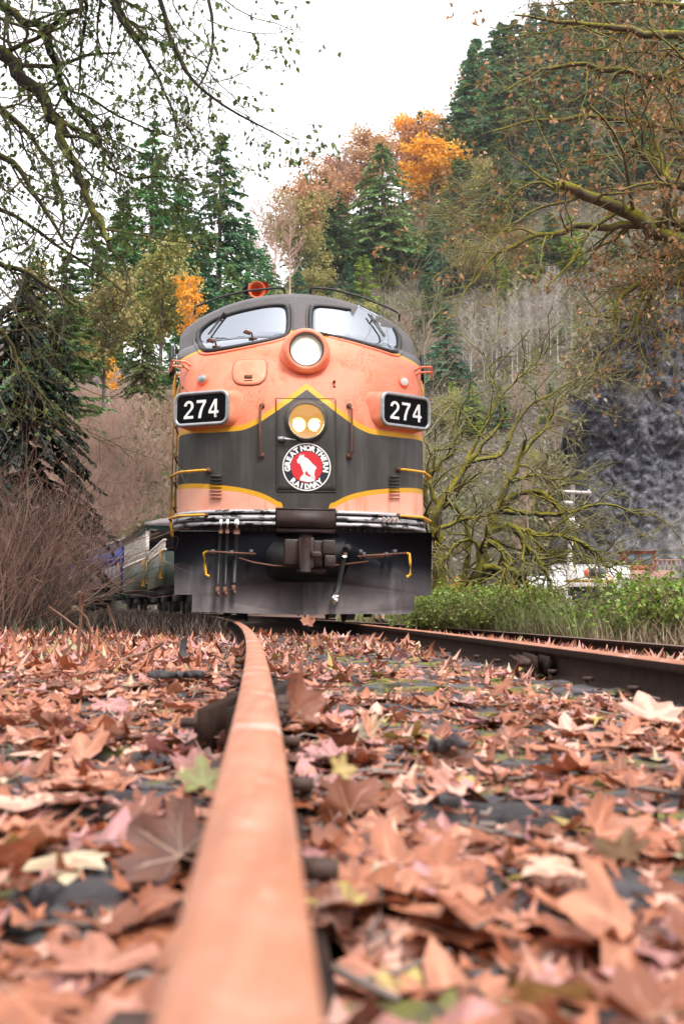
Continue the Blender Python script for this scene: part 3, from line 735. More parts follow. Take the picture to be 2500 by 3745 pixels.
MB().tube([q[0] + [.05, .25, .03], q[0] + [.03, .06, .03], q[0]], [.05, .05, .042], 8).obj('hose_valve', MT['dark_steel'], hs_, True)
MB().tube([q[0] + (q[1] - q[0]) * .15, q[0] + (q[1] - q[0]) * .55], .041, 10).tube([q[-1] + (q[-2] - q[-1]) * .25, q[-1]], .042, 10).obj('hose_clamp', MT['chrome'], hs_, True)
MB().box(q[-1] + [-.01, 0, -.05], (.07, .06, .09)).box(q[-1] + [-.035, -.01, -.02], (.03, .05, .06)).obj('glad_hand', MT['chrome'], hs_)
# uncoupling levers with yellow handles
def bar(P, r, m, name, y=-.16, parent=loco):
    return MB().tube(np.array([cpl(x_, y_, y) for x_, y_ in P]), r, 7).obj(name, m, parent, True)
lv = bar([(476, 1265), (586, 1271)], .014, MT['rust'], 'uncoupling_lever')
bar([(476, 1265), (468, 1268), (470, 1300), (472, 1318), (480, 1322)], .017, MT['yellow'], 'lever_handle', -.16, lv)
bar([(548, 1280), (580, 1290), (630, 1298), (690, 1299), (760, 1298), (845, 1288)], .011, MT['rust'], 'uncoupling_rod', -.18)
lv = bar([(820, 1276), (935, 1269)], .014, MT['rust'], 'uncoupling_lever'); bar([(825, 1280), (900, 1275)], .012, MT['rust'], 'lever_bar', -.15, lv)
bar([(932, 1269), (938, 1270), (940, 1290), (941, 1318), (932, 1323)], .017, MT['yellow'], 'lever_handle', -.16, lv)
for x_, y_ in ((488, 1268), (531, 1270), (576, 1268), (826, 1268), (833, 1274), (885, 1274), (904, 1268)):
    MB().box(cpl(x_, y_, -.12), (.05, .10, .075)).obj('lever_bracket', MT['dark_steel'], loco)
# underframe, trucks and wheels
MB().box((0, 8.2, 1.14), (2.9, 13.2, .34)).box((0, 8, .62), (2.3, 3.0, .7)).obj('underframe', MT['black'], loco)
for yc in (3.4, 11.8):
    tr = MB()
    for sg in (-1, 1):
        tr.box((sg * 1.05, yc, .62), (.16, 3.6, .26)).box((sg * 1.05, yc - 1.37, .46), (.22, .34, .34)).box((sg * 1.05, yc + 1.37, .46), (.22, .34, .34)).box((sg * 1.08, yc, .42), (.14, 1.1, .3))
        tr.box((sg * .93, yc - 2.0, .3), (.10, .12, .5))
    tr.box((0, yc, .7), (2.0, .5, .3)).box((0, yc - 1.85, .62), (2.2, .14, .22))
    t_ = tr.obj('truck_frame', MT['black'], loco)
    for yy in (yc - 1.37, yc + 1.37):
        MB().cyl((-.8, yy, .508), (.8, yy, .508), .09, n=10).obj('axle', MT['dark_steel'], loco)
        for sg in (-1, 1):
            MB().lathe((sg * .75, yy, .508), (sg, 0, 0), [(-.09, 0), (-.09, .535), (-.065, .535), (-.06, .508), (.06, .50), (.06, .42), (.02, .38), (.02, .2), (.07, .15), (.07, 0)], 36).obj('wheel', MT['dark_steel'], loco, True)
# ================================================================== ground and track
GZ = -0.205
def fbm(x, y, s, oct=4):
    v = 0; a = 1.0
    ph = [(12.3, 4.1, .7), (7.7, 9.2, 2.1), (3.3, 1.9, 4.4), (8.8, 6.1, 1.2), (5.2, 2.2, 3.0), (1.1, 7.9, 5.5)]
    for k in range(oct):
        p = ph[k % 6]; f = s * 2 ** k
        v = v + a * (np.sin(x * f + p[0] + 1.7 * np.sin(y * f * .7 + p[1])) * np.cos(y * f * 1.1 + p[1] + 1.3 * np.sin(x * f * .6 + p[2]))); a *= .5
    return v
def ground_z(x, y):
    x, y = np.asarray(x, float), np.asarray(y, float)
    d = x - track_x(np.clip(y, -5, 60))               # metres to the right of the left rail
    z = np.interp(d, [-60, -25, -9, -4, -1.6, -.9, 0, 1.5, 2.4, 3.3, 6.4, 9, 20, 60], [3.2, 1.2, .16, -.08, -.12, -.18, -.20, -.22, -.22, -.36, -.36, -.38, -.5, -.6])
    return z + fbm(x, y, .9, 3) * .012 + np.clip(y - 60, 0, 400) * 0
def build_ground():
    ys = np.concatenate([np.linspace(-40, -1, 14), np.linspace(0, 16, 110), np.linspace(16.3, 40, 60), np.geomspace(41, 700, 40)])
    xs = np.concatenate([-np.geomspace(500, 9, 26), np.linspace(-8.6, 8.6, 120), np.geomspace(9, 500, 26)])
    X, Y = np.meshgrid(xs, ys); Z = ground_z(X, Y); r, c = X.shape
    i = np.arange(r - 1)[:, None] * c; j = np.arange(c - 1)[None]
    F = np.stack(np.broadcast_arrays(i + j, i + j + 1, i + c + j + 1, i + c + j), -1).reshape(-1, 4)
    m, N, L, B = nodes_of('leaf_litter_and_soil')
    a = noise_n(N, L, 7, 8, .7); b = noise_n(N, L, .5, 4, .6); d = noise_n(N, L, 55, 5, .7)
    c0 = ramp_n(N, L, a, [(.3, (.030, .018, .013)), (.5, (.12, .055, .032)), (.72, (.24, .115, .07))])
    c0 = mix_n(N, L, ramp_n(N, L, d, [(.4, 0.), (.6, .6)]), c0, (.025, .02, .018))
    c0 = mix_n(N, L, ramp_n(N, L, b, [(.55, 0.), (.75, .5)]), c0, (.07, .07, .03))
    L.new(c0, B.inputs['Base Color']); B.inputs['Roughness'].default_value = .9
    bump_n(N, L, B, a, .8, .05)
    MB().add(np.stack([X, Y, Z], -1).reshape(-1, 3), F).obj('ground', m, None, True, kind='structure')
build_ground()

MT['rail_top'] = mat('smooth_rust_rail_head', (.47, .19, .10), .42, .0, (.55, .27, .17), 14, .3, .7, .06, 160, .5)
def rail_top_mat():
    m, N, L, B = nodes_of('rusty_rail_head_with_worn_spots')
    a = noise_n(N, L, 9, 6, .6); b = noise_n(N, L, 5.0, 3, .5); f = noise_n(N, L, 150, 6, .75)
    c = ramp_n(N, L, a, [(.3, (.37, .135, .065)), (.7, (.43, .20, .13))])
    c = mix_n(N, L, ramp_n(N, L, b, [(.60, 0.), (.70, .75)]), c, (.66, .46, .40))
    st_ = noise_n(N, L, 60, 5, .6, stretch=(1, .04, 1)); c = mix_n(N, L, ramp_n(N, L, st_, [(.45, 0.), (.7, .6)]), c, (.24, .085, .045))
    c = mix_n(N, L, ramp_n(N, L, f, [(.55, 0.), (.68, .7)]), c, (.15, .06, .038)); c = mix_n(N, L, ramp_n(N, L, noise_n(N, L, 33, 5, .7), [(.60, 0.), (.70, .6)]), c, (.60, .40, .34))
    L.new(c, B.inputs['Base Color']); L.new(ramp_n(N, L, b, [(.5, .55), (.7, .35)]), B.inputs['Roughness'])
    bump_n(N, L, B, f, .08, .01); return m
MT['rail_top'] = rail_top_mat()
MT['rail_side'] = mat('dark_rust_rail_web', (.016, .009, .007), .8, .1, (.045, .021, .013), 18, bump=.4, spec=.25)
MT['tie_plate'] = mat('rusty_tie_plate', (.06, .035, .028), .6, .4, (.11, .06, .045), 16, bump=.3)
MT['old_rail_top'] = mat('dull_brown_rail_head', (.16, .095, .075), .5, .3, (.24, .15, .12), 10, bump=.1)
RP = [(-.034, -.008), (-.026, -.001), (0, .0008), (.026, -.001), (.034, -.008), (.035, -.034), (.028, -.043), (.009, -.052), (.008, -.13), (.02, -.142), (.070, -.152), (.070, -.164), (-.070, -.164), (-.070, -.152), (-.02, -.142), (-.008, -.13), (-.009, -.052), (-.028, -.043), (-.035, -.034)]
def rail(name, off, z, y0, y1, top, label, group=None):
    ys = np.concatenate([np.arange(y0, 14, .12), np.arange(14, y1, 1.0)]) if y0 < 14 else np.arange(y0, y1, 1.0)
    h = np.arctan(track_h(ys)); n = len(RP); P = np.array(RP)
    cx = track_x(ys) + off * np.cos(h); cy = ys - off * np.sin(h)
    V = np.stack([cx[:, None] + P[None, :, 0] * np.cos(h)[:, None], cy[:, None] - P[None, :, 0] * np.sin(h)[:, None], z + np.broadcast_to(P[None, :, 1], (len(ys), n))], -1).reshape(-1, 3)
    i = np.arange(len(ys) - 1)[:, None] * n; j = np.arange(n)[None]; j2 = (j + 1) % n
    F = np.stack(np.broadcast_arrays(i + j, i + j2, i + n + j2, i + n + j), -1)
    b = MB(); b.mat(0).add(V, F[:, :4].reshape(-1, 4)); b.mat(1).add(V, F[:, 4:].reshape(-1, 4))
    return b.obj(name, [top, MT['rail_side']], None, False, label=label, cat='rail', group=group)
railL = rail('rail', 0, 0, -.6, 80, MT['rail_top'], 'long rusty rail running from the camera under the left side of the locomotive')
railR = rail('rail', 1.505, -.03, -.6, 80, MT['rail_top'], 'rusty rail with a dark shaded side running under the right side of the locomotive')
railS = rail('rail', 4.1, -.19, -.6, 80, MT['old_rail_top'], 'thin dull brown rail of the siding at the edge of the grass')
railT = rail('rail', 5.6, -.19, -.6, 80, MT['old_rail_top'], 'outer siding rail buried in grass under the green brambles')
def on_track(y, off, z):
    h = math.atan(track_h(y)); return np.array([track_x(y) + off * math.cos(h), y - off * math.sin(h), z]), h

# sleepers -------------------------------------------------------------
def tie_mat():
    m, N, L, B = nodes_of('weathered_sleeper_wood')
    g = noise_n(N, L, 16, 8, .7, stretch=(.12, 1, 1)); p = noise_n(N, L, 3.5, 5, .65)
    c = ramp_n(N, L, g, [(.3, (.025, .021, .022)), (.55, (.085, .074, .080)), (.75, (.16, .14, .15))])
    mo = ramp_n(N, L, noise_n(N, L, 60, 4, .7), [(.3, (.10, .11, .015)), (.7, (.30, .27, .04))])
    c = mix_n(N, L, ramp_n(N, L, p, [(.52, 0.), (.60, .85)]), c, mo)
    L.new(c, B.inputs['Base Color']); B.inputs['Roughness'].default_value = .85; bump_n(N, L, B, g, .9, .03); return m
MT['tie'] = tie_mat()
def tie_mesh(seed):
    r = np.random.default_rng(seed); nx, ny = 34, 5
    xs = np.linspace(-1.3, 1.3, nx); ys = np.array([-.115, -.108, 0, .108, .115]); V = []; 
    for x in xs:
        for k, y in enumerate(ys):
            z = (-.018 if k in (0, 4) else 0) + r.normal(0, .006) + .006 * math.sin(x * 9 + k * 2 + seed)
            V.append((x + r.normal(0, .004), y + r.normal(0, .004), z))
        V.append((x, -.115, -.17)); V.append((x, .115, -.17))
    V = np.array(V); n = ny + 2; F = []
    for a in range(nx - 1):
        o_ = a * n; order = [ny, 0, 1, 2, 3, 4, ny + 1]
        for k in range(6): F.append((o_ + order[k], o_ + n + order[k], o_ + n + order[k + 1], o_ + order[k + 1]))
    b = MB().add(V, np.array(F))
    for e in (0, nx - 1):
        o_ = e * n; f = [[o_ + ny, o_, o_ + 4, o_ + ny + 1]]; b.F[4].append(np.array(f)); b.m[4].append(np.array([0]))
    return b.mesh('sleeper', MT['tie'])
tie_meshes = [tie_mesh(s) for s in range(4)]
ORD = ['first', 'second', 'third', 'fourth', 'fifth', 'sixth', 'seventh', 'eighth', 'ninth', 'tenth', 'eleventh', 'twelfth', 'thirteenth', 'fourteenth', 'fifteenth', 'sixteenth', 'seventeenth', 'eighteenth', 'nineteenth', 'twentieth',
       'twenty-first', 'twenty-second', 'twenty-third', 'twenty-fourth', 'twenty-fifth', 'twenty-sixth', 'twenty-seventh', 'twenty-eighth', 'twenty-ninth', 'thirtieth']
tie_y = [.62 + .51 * k for k in range(23)]
for k, y in enumerate(tie_y):
    p, h = on_track(y, .7, -.168)
    o = obj('sleeper', tie_meshes[k % 4], None, label=f'weathered mossy wooden sleeper, {ORD[k]} from the camera, half under fallen leaves', cat='sleeper', group='sleepers of the near track')
    o.location = p; o.rotation_euler = (0, .02 + rng.normal(0, .006), math.atan(track_h(y)) + rng.normal(0, .012))
# plates, spikes, joint bars as parts of the rails ----------------------
plate_me = MB().box((0, 0, 0), (.30, .19, .016)).mesh('tie_plate', MT['tie_plate'])
spike_b = MB().box((0, 0, .012), (.018, .018, .05)); spike_b.box((.010, 0, .042), (.042, .034, .016)); spike_me = spike_b.mesh('spike', MT['tie_plate'])
anchor_me = MB().tube([(-.10, 0, -.145), (-.085, 0, -.12), (-.05, 0, -.135), (.05, 0, -.172), (.09, 0, -.165), (.085, 0, -.135)], .014, 6).mesh('rail_anchor', MT['tie_plate'])
for R_, off, z in ((railL, 0, 0), (railR, 1.505, -.03)):
    for y in tie_y:
        p, h = on_track(y, off, z)
        o = obj('tie_plate', plate_me, R_); o.location = p + [0, 0, -.170]; o.rotation_euler = (0, 0, h)
        for sx, dy in ((-1, .05), (1, -.05)):
            o = obj('spike', spike_me, R_); o.location = p + [sx * .082, dy, -.158]; o.rotation_euler = (0, 0, h + (0 if sx < 0 else math.pi))
        if off == 0 and y > 1:
            o = obj('rail_anchor', anchor_me, R_); o.location = p + [0, .14, 0]; o.rotation_euler = (0, 0, h)
bar_b = MB()
for R_, off, z, yj in ((railL, 0, 0, 2.55), (railR, 1.505, -.03, 5.3)):
    p, h = on_track(yj, off, z); rot = Matrix.Rotation(h, 4, 'Z')
    for sx in (-1, 1):
        o = MB().box((sx * .030, 0, -.092), (.028, .92, .082)).box((sx * .046, 0, -.128), (.05, .92, .014)).obj('joint_bar', MT['rail_side'], R_)
        o.location = p; o.rotation_euler = (0, 0, h)
        for k in range(6):
            q = MB().lathe((sx * .044, -.375 + .15 * k, -.088), (sx, 0, 0), [(0, .024), (.024, .024), (.026, .012), (.055, .012), (.056, 0)], 6).obj('bolt', MT['tie_plate'], o)

# ballast stones --------------------------------------------------------
def ico():
    t = (1 + 5 ** .5) / 2; V = np.array([(-1, t, 0), (1, t, 0), (-1, -t, 0), (1, -t, 0), (0, -1, t), (0, 1, t), (0, -1, -t), (0, 1, -t), (t, 0, -1), (t, 0, 1), (-t, 0, -1), (-t, 0, 1)], float)
    F = np.array([(0, 11, 5), (0, 5, 1), (0, 1, 7), (0, 7, 10), (0, 10, 11), (1, 5, 9), (5, 11, 4), (11, 10, 2), (10, 7, 6), (7, 1, 8), (3, 9, 4), (3, 4, 2), (3, 2, 6), (3, 6, 8), (3, 8, 9), (4, 9, 5), (2, 4, 11), (6, 2, 10), (8, 6, 7), (9, 8, 1)])
    return V / np.linalg.norm(V[0]), F
def rand_rot(n, tilt=None):
    """(n,3,3) random rotations; tilt limits the lean of the z axis (radians, per item)"""
    az = rng.uniform(0, 2 * math.pi, n); ca, sa = np.cos(az), np.sin(az); Z0 = np.zeros(n); O1 = np.ones(n)
    Rz = np.stack([np.stack([ca, -sa, Z0], -1), np.stack([sa, ca, Z0], -1), np.stack([Z0, Z0, O1], -1)], 1)
    t = rng.uniform(0, math.pi, n) if tilt is None else np.abs(tilt); d = rng.uniform(0, 2 * math.pi, n)
    k = np.stack([np.cos(d), np.sin(d), Z0], -1); K = np.zeros((n, 3, 3))
    K[:, 0, 1] = -k[:, 2]; K[:, 0, 2] = k[:, 1]; K[:, 1, 0] = k[:, 2]; K[:, 1, 2] = -k[:, 0]; K[:, 2, 0] = -k[:, 1]; K[:, 2, 1] = k[:, 0]
    I = np.eye(3)[None]; R = I + np.sin(t)[:, None, None] * K + (1 - np.cos(t))[:, None, None] * (K @ K)
    return R @ Rz
def scatter_pts(n, y0, y1, spread=1.0, p=1.3):
    y = y0 + (y1 - y0) * rng.uniform(0, 1, n) ** p
    return rng.uniform(-.42, .42, n) * y * spread + rng.uniform(-.5, .5, n) + 0.0, y
def build_stones():
    V0, F0 = ico(); n = 5200
    x, y = scatter_pts(n, .35, 15, 1.0, 1.1)
    ok = (x - track_x(y) > -1.3) & (x - track_x(y) < 3.0); x, y = x[ok], y[ok]; n = len(x)
    s = rng.uniform(.012, .032, n); V = V0[None] * rng.uniform(.6, 1.2, (n, 12, 1)) * (s[:, None, None] * np.array([1.2, 1, .75]))
    V = np.einsum('nij,nkj->nki', rand_rot(n, rng.normal(0, .5, n)), V) + np.stack([x, y, ground_z(x, y) + .012 + rng.uniform(0, .02, n)], -1)[:, None]
    F = (np.arange(n)[:, None, None] * 12 + F0[None]).reshape(-1, 3)
    m = mat('dark_ballast_stone', (.035, .034, .036), .7, 0, (.13, .125, .13), 7, bump=.3)
    obj('ballast', mesh_np('ballast', V.reshape(-1, 3), [F], m), kind='stuff', label='dark grey ballast stones showing between the fallen leaves')
build_stones()

# fallen leaves ---------------------------------------------------------
def leaf_template(curl, fold, seed, fine=True):
    r = np.random.default_rng(seed)
    lob = [(-150, .34), (-120, .64), (-104, .50), (-74, .88), (-62, .72), (-50, .90), (-32, .56), (-15, .80), (0, 1.0), (15, .82), (32, .57), (50, .92), (62, .74), (74, .86), (104, .50), (120, .62), (150, .32)]
    if not fine: lob = [(-140, .35), (-75, .8), (-34, .45), (0, 1.0), (34, .45), (75, .8), (140, .35)]
    P = np.array([((rr * r.uniform(.88, 1.1)) * math.sin(math.radians(a_)), (rr * r.uniform(.9, 1.08)) * math.cos(math.radians(a_))) for a_, rr in lob])
    inner = P * .5; base = np.array([[0, -.12]])
    Q = np.concatenate([base, inner, P]) if fine else np.concatenate([base, P])
    n = len(P); F = []
    if fine:
        for k in range(n - 1): F += [(0, 1 + k + 1, 1 + k), (1 + k, 1 + k + 1, 1 + n + k + 1), (1 + k, 1 + n + k + 1, 1 + n + k)]
    else:
        for k in range(n - 1): F.append((0, 1 + k + 1, 1 + k))
    rr = np.linalg.norm(Q, axis=1); th = np.arctan2(Q[:, 0], Q[:, 1])
    z = curl * rr ** 2 * (1 + .6 * np.sin(2 * th + seed)) + fold * np.abs(Q[:, 0]) + .07 * np.sin(5 * th + seed) * rr + r.normal(0, .03, len(Q)) * rr
    V = np.c_[Q * .5, z * .5]
    if fine:     # stalk
        k = len(V); st = np.array([[-.012, -.06, 0], [.012, -.06, 0], [.0, -.06, .02], [.02, -.40, .05 + curl * .2]]); V = np.concatenate([V, st])
        F += [(k, k + 1, k + 3), (k + 1, k + 2, k + 3), (k + 2, k, k + 3)]
    return V, np.array(F)
LT = [leaf_template(c_, f_, s_) for s_, (c_, f_) in enumerate([(.10, .03), (.24, .0), (-.22, .04), (.05, .15), (.42, -.08), (-.38, .10), (.17, .18), (-.08, -.14), (.32, .12), (.02, .04)])]
def leaf_vein(n):
    v = np.zeros(n); v[0] = 1; v[-4:] = 1
    for k in (1, 4, 8, 12, 15): v[1 + k] = 1; v[1 + 17 + k] = .8
    return v
VEIN = leaf_vein(len(LT[0][0]))
LS = [leaf_template(c_, f_, s_, False) for s_, (c_, f_) in enumerate([(.45, .2), (-.6, .1), (.9, -.2), (.1, .5)])]
def fallen_mat():
    m, N, L, B = nodes_of('dry_fallen_leaf')
    at_ = N.new('ShaderNodeAttribute'); at_.attribute_name = 'tint'
    stops = [(.0, (.075, .026, .015)), (.14, (.22, .060, .022)), (.30, (.40, .125, .055)), (.46, (.60, .25, .14)), (.60, (.48, .225, .23)), (.72, (.78, .46, .34)), (.84, (.44, .34, .09)), (.93, (.20, .23, .06)), (1.0, (.60, .50, .33))]
    c = ramp_n(N, L, at_.outputs['Fac'], stops)
    n = noise_n(N, L, 26, 6, .65); n2 = noise_n(N, L, 160, 3, .6)
    c = mix_n(N, L, ramp_n(N, L, n, [(.50, 0.), (.72, .55)]), c, (.16, .055, .028))
    c = mix_n(N, L, ramp_n(N, L, n2, [(.58, 0.), (.75, .35)]), c, (.08, .035, .02))
    va = N.new('ShaderNodeAttribute'); va.attribute_name = 'vein'
    c = mix_n(N, L, ramp_n(N, L, va.outputs['Fac'], [(.0, .42), (.35, .0)]), c, (.20, .070, .032))
    c = mix_n(N, L, ramp_n(N, L, va.outputs['Fac'], [(.80, 0.), (.95, .5)]), c, (.62, .40, .27))
    L.new(c, B.inputs['Base Color']); B.inputs['Roughness'].default_value = .40; B.inputs['Specular IOR Level'].default_value = .6
    bump_n(N, L, B, n2, .25, .01)
    t = N.new('ShaderNodeBsdfTranslucent'); L.new(c, t.inputs[0]); x = N.new('ShaderNodeMixShader'); x.inputs[0].default_value = .15
    L.new(B.outputs[0], x.inputs[1]); L.new(t.outputs[0], x.inputs[2]); L.new(x.outputs[0], N['Material Output'].inputs[0]); return m
MT['fallen'] = fallen_mat()
TINTS = np.array([.03, .13, .24, .32, .42, .50, .60, .70, .84, .93, .99]); TW = np.array([.09, .13, .15, .15, .14, .12, .11, .10, .014, .007, .022]); TW /= TW.sum()
def tie_dist(y):
    return np.abs(((y - .62 + .255) % .51) - .255)
def leaf_points(n, y0, y1, spread, p, clear=True):
    x, y = scatter_pts(n, y0, y1, spread, p); d = x - track_x(y)
    keep = (np.abs(d) > .062) & (np.abs(d - 1.505) > .10) & (np.abs(d - 4.1) > .06) & (d < 5.4)
    bare = (tie_dist(y) < .135) & (d > .22) & (d < 1.4)                 # sleeper tops blown half clean
    keep &= ~(bare & (rng.uniform(0, 1, len(x)) < (.93 if clear else .35)))
    bare2 = (tie_dist(y) < .115) & (d > -.62) & (d < -.1); keep &= ~(bare2 & (rng.uniform(0, 1, len(x)) < (.88 if clear else .3)))
    keep &= ~((fbm(x, y, 1.6, 3) > .25) & (d > .35) & (d < 1.4) & (rng.uniform(0, 1, len(x)) < .72))
    keep &= ~((y > 11.6) & (np.abs(d - .75) < 1.6))
    keep &= ~((fbm(x, y, 1.1, 3) > .9) & (d < -.3) & (rng.uniform(0, 1, len(x)) < .7))
    return x[keep], y[keep]
def leaf_xf(x, y, size):
    n = len(x); tl = np.abs(rng.normal(0, .075, n)); tl = np.where(rng.uniform(0, 1, n) < .03, rng.uniform(.4, 1.1, n), tl)
    d = x - track_x(y); hump = .012 + .028 * (tie_dist(y) < .13) * (d > -.62) * (d < 2.0)
    z = ground_z(x, y) + hump + rng.uniform(.0, .045, n) + np.sin(tl) * size * .25
    z = np.where(np.abs(d) < .22, z - .012, z); z = np.where(np.abs(d - 1.505) < .3, z - .02, z)
    return np.stack([x, y, z], -1), rand_rot(n, tl)
def build_leaves():
    parts_V, parts_F, parts_T, parts_N = [], [], [], []; nv = 0
    def emit_(T, F0, x, y, size):
        nonlocal nv
        n = len(x); C, R = leaf_xf(x, y, size)
        V = np.einsum('nij,kj->nki', R, T) * size[:, None, None] + C[:, None]
        parts_V.append(V.reshape(-1, 3)); parts_F.append((np.arange(n)[:, None, None] * len(T) + F0[None]).reshape(-1, 3) + nv)
        tn = np.clip(rng.choice(TINTS, n, p=TW) + rng.normal(0, .015, n), 0, 1); parts_T.append(np.repeat(tn, len(T))); nv += len(T) * n; parts_N.append(np.tile(VEIN if len(T) == len(VEIN) else np.full(len(T), .3), n))
    for k, (T, F0) in enumerate(LT):
        x, y = leaf_points(1250, .32, 5.6, 1.25, .95); emit_(T, F0, x, y, rng.uniform(.07, .17, len(x)))
    for T, F0 in LS:
        x, y = leaf_points(4200, .5, 9, 1.1, .9, False); emit_(T, F0, x, y, rng.uniform(.018, .07, len(x)))        # broken scraps
        x, y = leaf_points(4600, 4.5, 15.5, 1.25, .95); emit_(T, F0, x, y, rng.uniform(.08, .18, len(x)))
        x, y = leaf_points(700, 13, 30, .9, 1.2); ok = x - track_x(y) > 1.7; emit_(T, F0, x[ok], y[ok], rng.uniform(.10, .18, ok.sum()))
    obj('fallen_leaves', mesh_np('fallen_leaves', np.concatenate(parts_V), [np.concatenate(parts_F)], MT['fallen'], None, False, np.concatenate(parts_T), np.concatenate(parts_N)), kind='stuff', label='thick litter of brown maple leaves over the railway bed')
build_leaves()
# the largest leaves, one object each
NAMES = {0: 'dark brown', 1: 'russet', 2: 'reddish brown', 3: 'tan', 4: 'pinkish tan', 5: 'pale tan', 6: 'mauve', 7: 'buff', 8: 'yellow', 9: 'green', 10: 'cream'}
leaf_me = {}
def leaf_mesh(v, t):
    if (v, t) not in leaf_me:
        T, F0 = LT[v]; leaf_me[v, t] = mesh_np('maple_leaf', T, [F0], MT['fallen'], None, False, np.full(len(T), TINTS[t]), VEIN)
    return leaf_me[v, t]
x, y = leaf_points(900, .30, 2.9, 1.0, .8); x, y = x[:285], y[:285]; size = rng.uniform(.07, .16, len(x)); C, R = leaf_xf(x, y, size)
C[:, 2] += .012
for k in range(len(x)):
    v = int(rng.integers(len(LT))); t = int(rng.choice(11, p=TW)); o = obj('maple_leaf', leaf_mesh(v, t))
    M4 = Matrix.Translation(C[k]) @ Matrix(R[k].tolist()).to_4x4() @ Matrix.Scale(size[k], 4); o.matrix_world = M4
    side = 'left of the near rail' if x[k] < track_x(y[k]) else 'between the rails'
    form = {0: 'flat', 1: 'cupped', 2: 'arched', 3: 'flat', 4: 'curled', 5: 'arched', 6: 'folded', 7: 'flat', 8: 'curled', 9: 'flat'}[v]; big = 'large' if size[k] > .12 else 'small'
    far = 'nearest the camera' if y[k] < .75 else ('a short way off' if y[k] < 1.4 else 'farther along')
    tag(o, f'{big} {form} {NAMES[t]} maple leaf {side}, {far}', 'leaf', f'{big} {form} {NAMES[t]} leaves {side}, {far}')
def one_leaf(px, py, Y, size, v, t, rot, label):
    o = obj('maple_leaf', leaf_mesh(v, t), None, label=label, cat='leaf'); o.location = at(px, py, Y); o.rotation_euler = rot; o.scale = (size,) * 3
one_leaf(1090, 2590, 1.55, .125, 4, 1, (1.25, .3, .9), 'russet curled leaf standing upright against the right side of the near rail')
one_leaf(742, 2862, 1.30, .085, 9, 9, (.75, .1, .3), 'dull green rounded leaf on edge beside the left side of the near rail')
one_leaf(1245, 2820, 1.25, .05, 3, 8, (1.0, .5, .4), 'small bright yellow leaf close to the right side of the near rail')
one_leaf(2270, 3125, 1.0, .075, 3, 10, (.9, .0, 3.2), 'pale cream leaf hanging by its stalk over a sleeper at the right')
one_leaf(2010, 3620, .62, .085, 7, 8, (.5, .3, 2.6), 'large yellow green leaf nearest the camera on the right')
one_leaf(2390, 2615, 2.3, .19, 0, 7, (.45, .1, .2), 'broad pale buff maple leaf under the dark side of the right rail')
one_leaf(1125, 2235 + 45, 9.5, .19, 6, 2, (1.2, .1, .2), 'reddish brown leaf standing up below the locomotive plow')
# moss tufts on the sleepers and the dirt between the rails
def build_moss():
    nc = 420; y = rng.uniform(.75, 4.6, nc); d = rng.uniform(.25, 1.38, nc); x = track_x(y) + d; ok = (fbm(x, y, 2.3, 3) > .05); x, y = x[ok], y[ok]; nc = len(x); per = 34
    r_ = rng.uniform(.02, .07, nc)[:, None, None]; o = rng.normal(size=(nc, per, 3)) * r_ * [1.3, .5, .0]
    C = (np.stack([x, y, np.where(tie_dist(y) < .115, -.172 - .02 * 0, ground_z(x, y) + .008)], -1)[:, None] + o).reshape(-1, 3); n = len(C); C[:, 2] -= .02 * (C[:, 0] - track_x(C[:, 1])) / 1.5
    s_ = rng.uniform(.006, .016, n); dr = rng.normal(size=(n, 3)) * .6 + [0, 0, 1]; dr /= np.linalg.norm(dr, axis=1, keepdims=True)
    w = np.cross(dr, rng.normal(size=(n, 3))); w /= np.linalg.norm(w, axis=1, keepdims=True)
    V = np.stack([C - w * s_[:, None] * .5, C + w * s_[:, None] * .5, C + dr * s_[:, None]], 1).reshape(-1, 3)
    m = leaf_mat('track_moss', (.08, .10, .01), (.26, .26, .03), (.42, .38, .06), .2, .7, .05)
    obj('moss', mesh_np('moss', V, [np.arange(3 * n).reshape(-1, 3)], m, None, False, np.repeat(rng.uniform(0, 1, n), 3)), kind='stuff', label='yellow green moss growing on the sleepers between the rails')
build_moss()
# bark, chips and twigs among the leaves
def build_chips():
    n = 1500; x, y = leaf_points(n, .6, 11, 1.1, .9); n = len(x); L_ = rng.uniform(.02, .11, n); a = rng.uniform(0, 2 * math.pi, n); z = ground_z(x, y) + .045 + rng.uniform(0, .03, n)
    P0 = np.stack([x, y, z], -1); d = np.stack([np.cos(a), np.sin(a), rng.normal(0, .15, n)], -1) * L_[:, None]
    P = np.stack([P0, P0 + d * .5 + rng.normal(0, .004, (n, 3)), P0 + d], 1); r_ = np.repeat(rng.uniform(.0015, .005, n)[:, None], 3, 1)
    V, F = tubes_np(P, r_, 4)
    obj('twig_litter', mesh_np('twig_litter', V, [F], mat('grey_brown_twig', (.09, .065, .055), .8, 0, (.26, .20, .17), 4)), kind='stuff', label='small twigs and bark chips strewn over the leaves')
build_chips()
MT['wood'] = mat('old_broken_wood', (.03, .026, .028), .85, 0, (.12, .10, .105), 9, bump=.6, stretch=(.3, 1, 1))
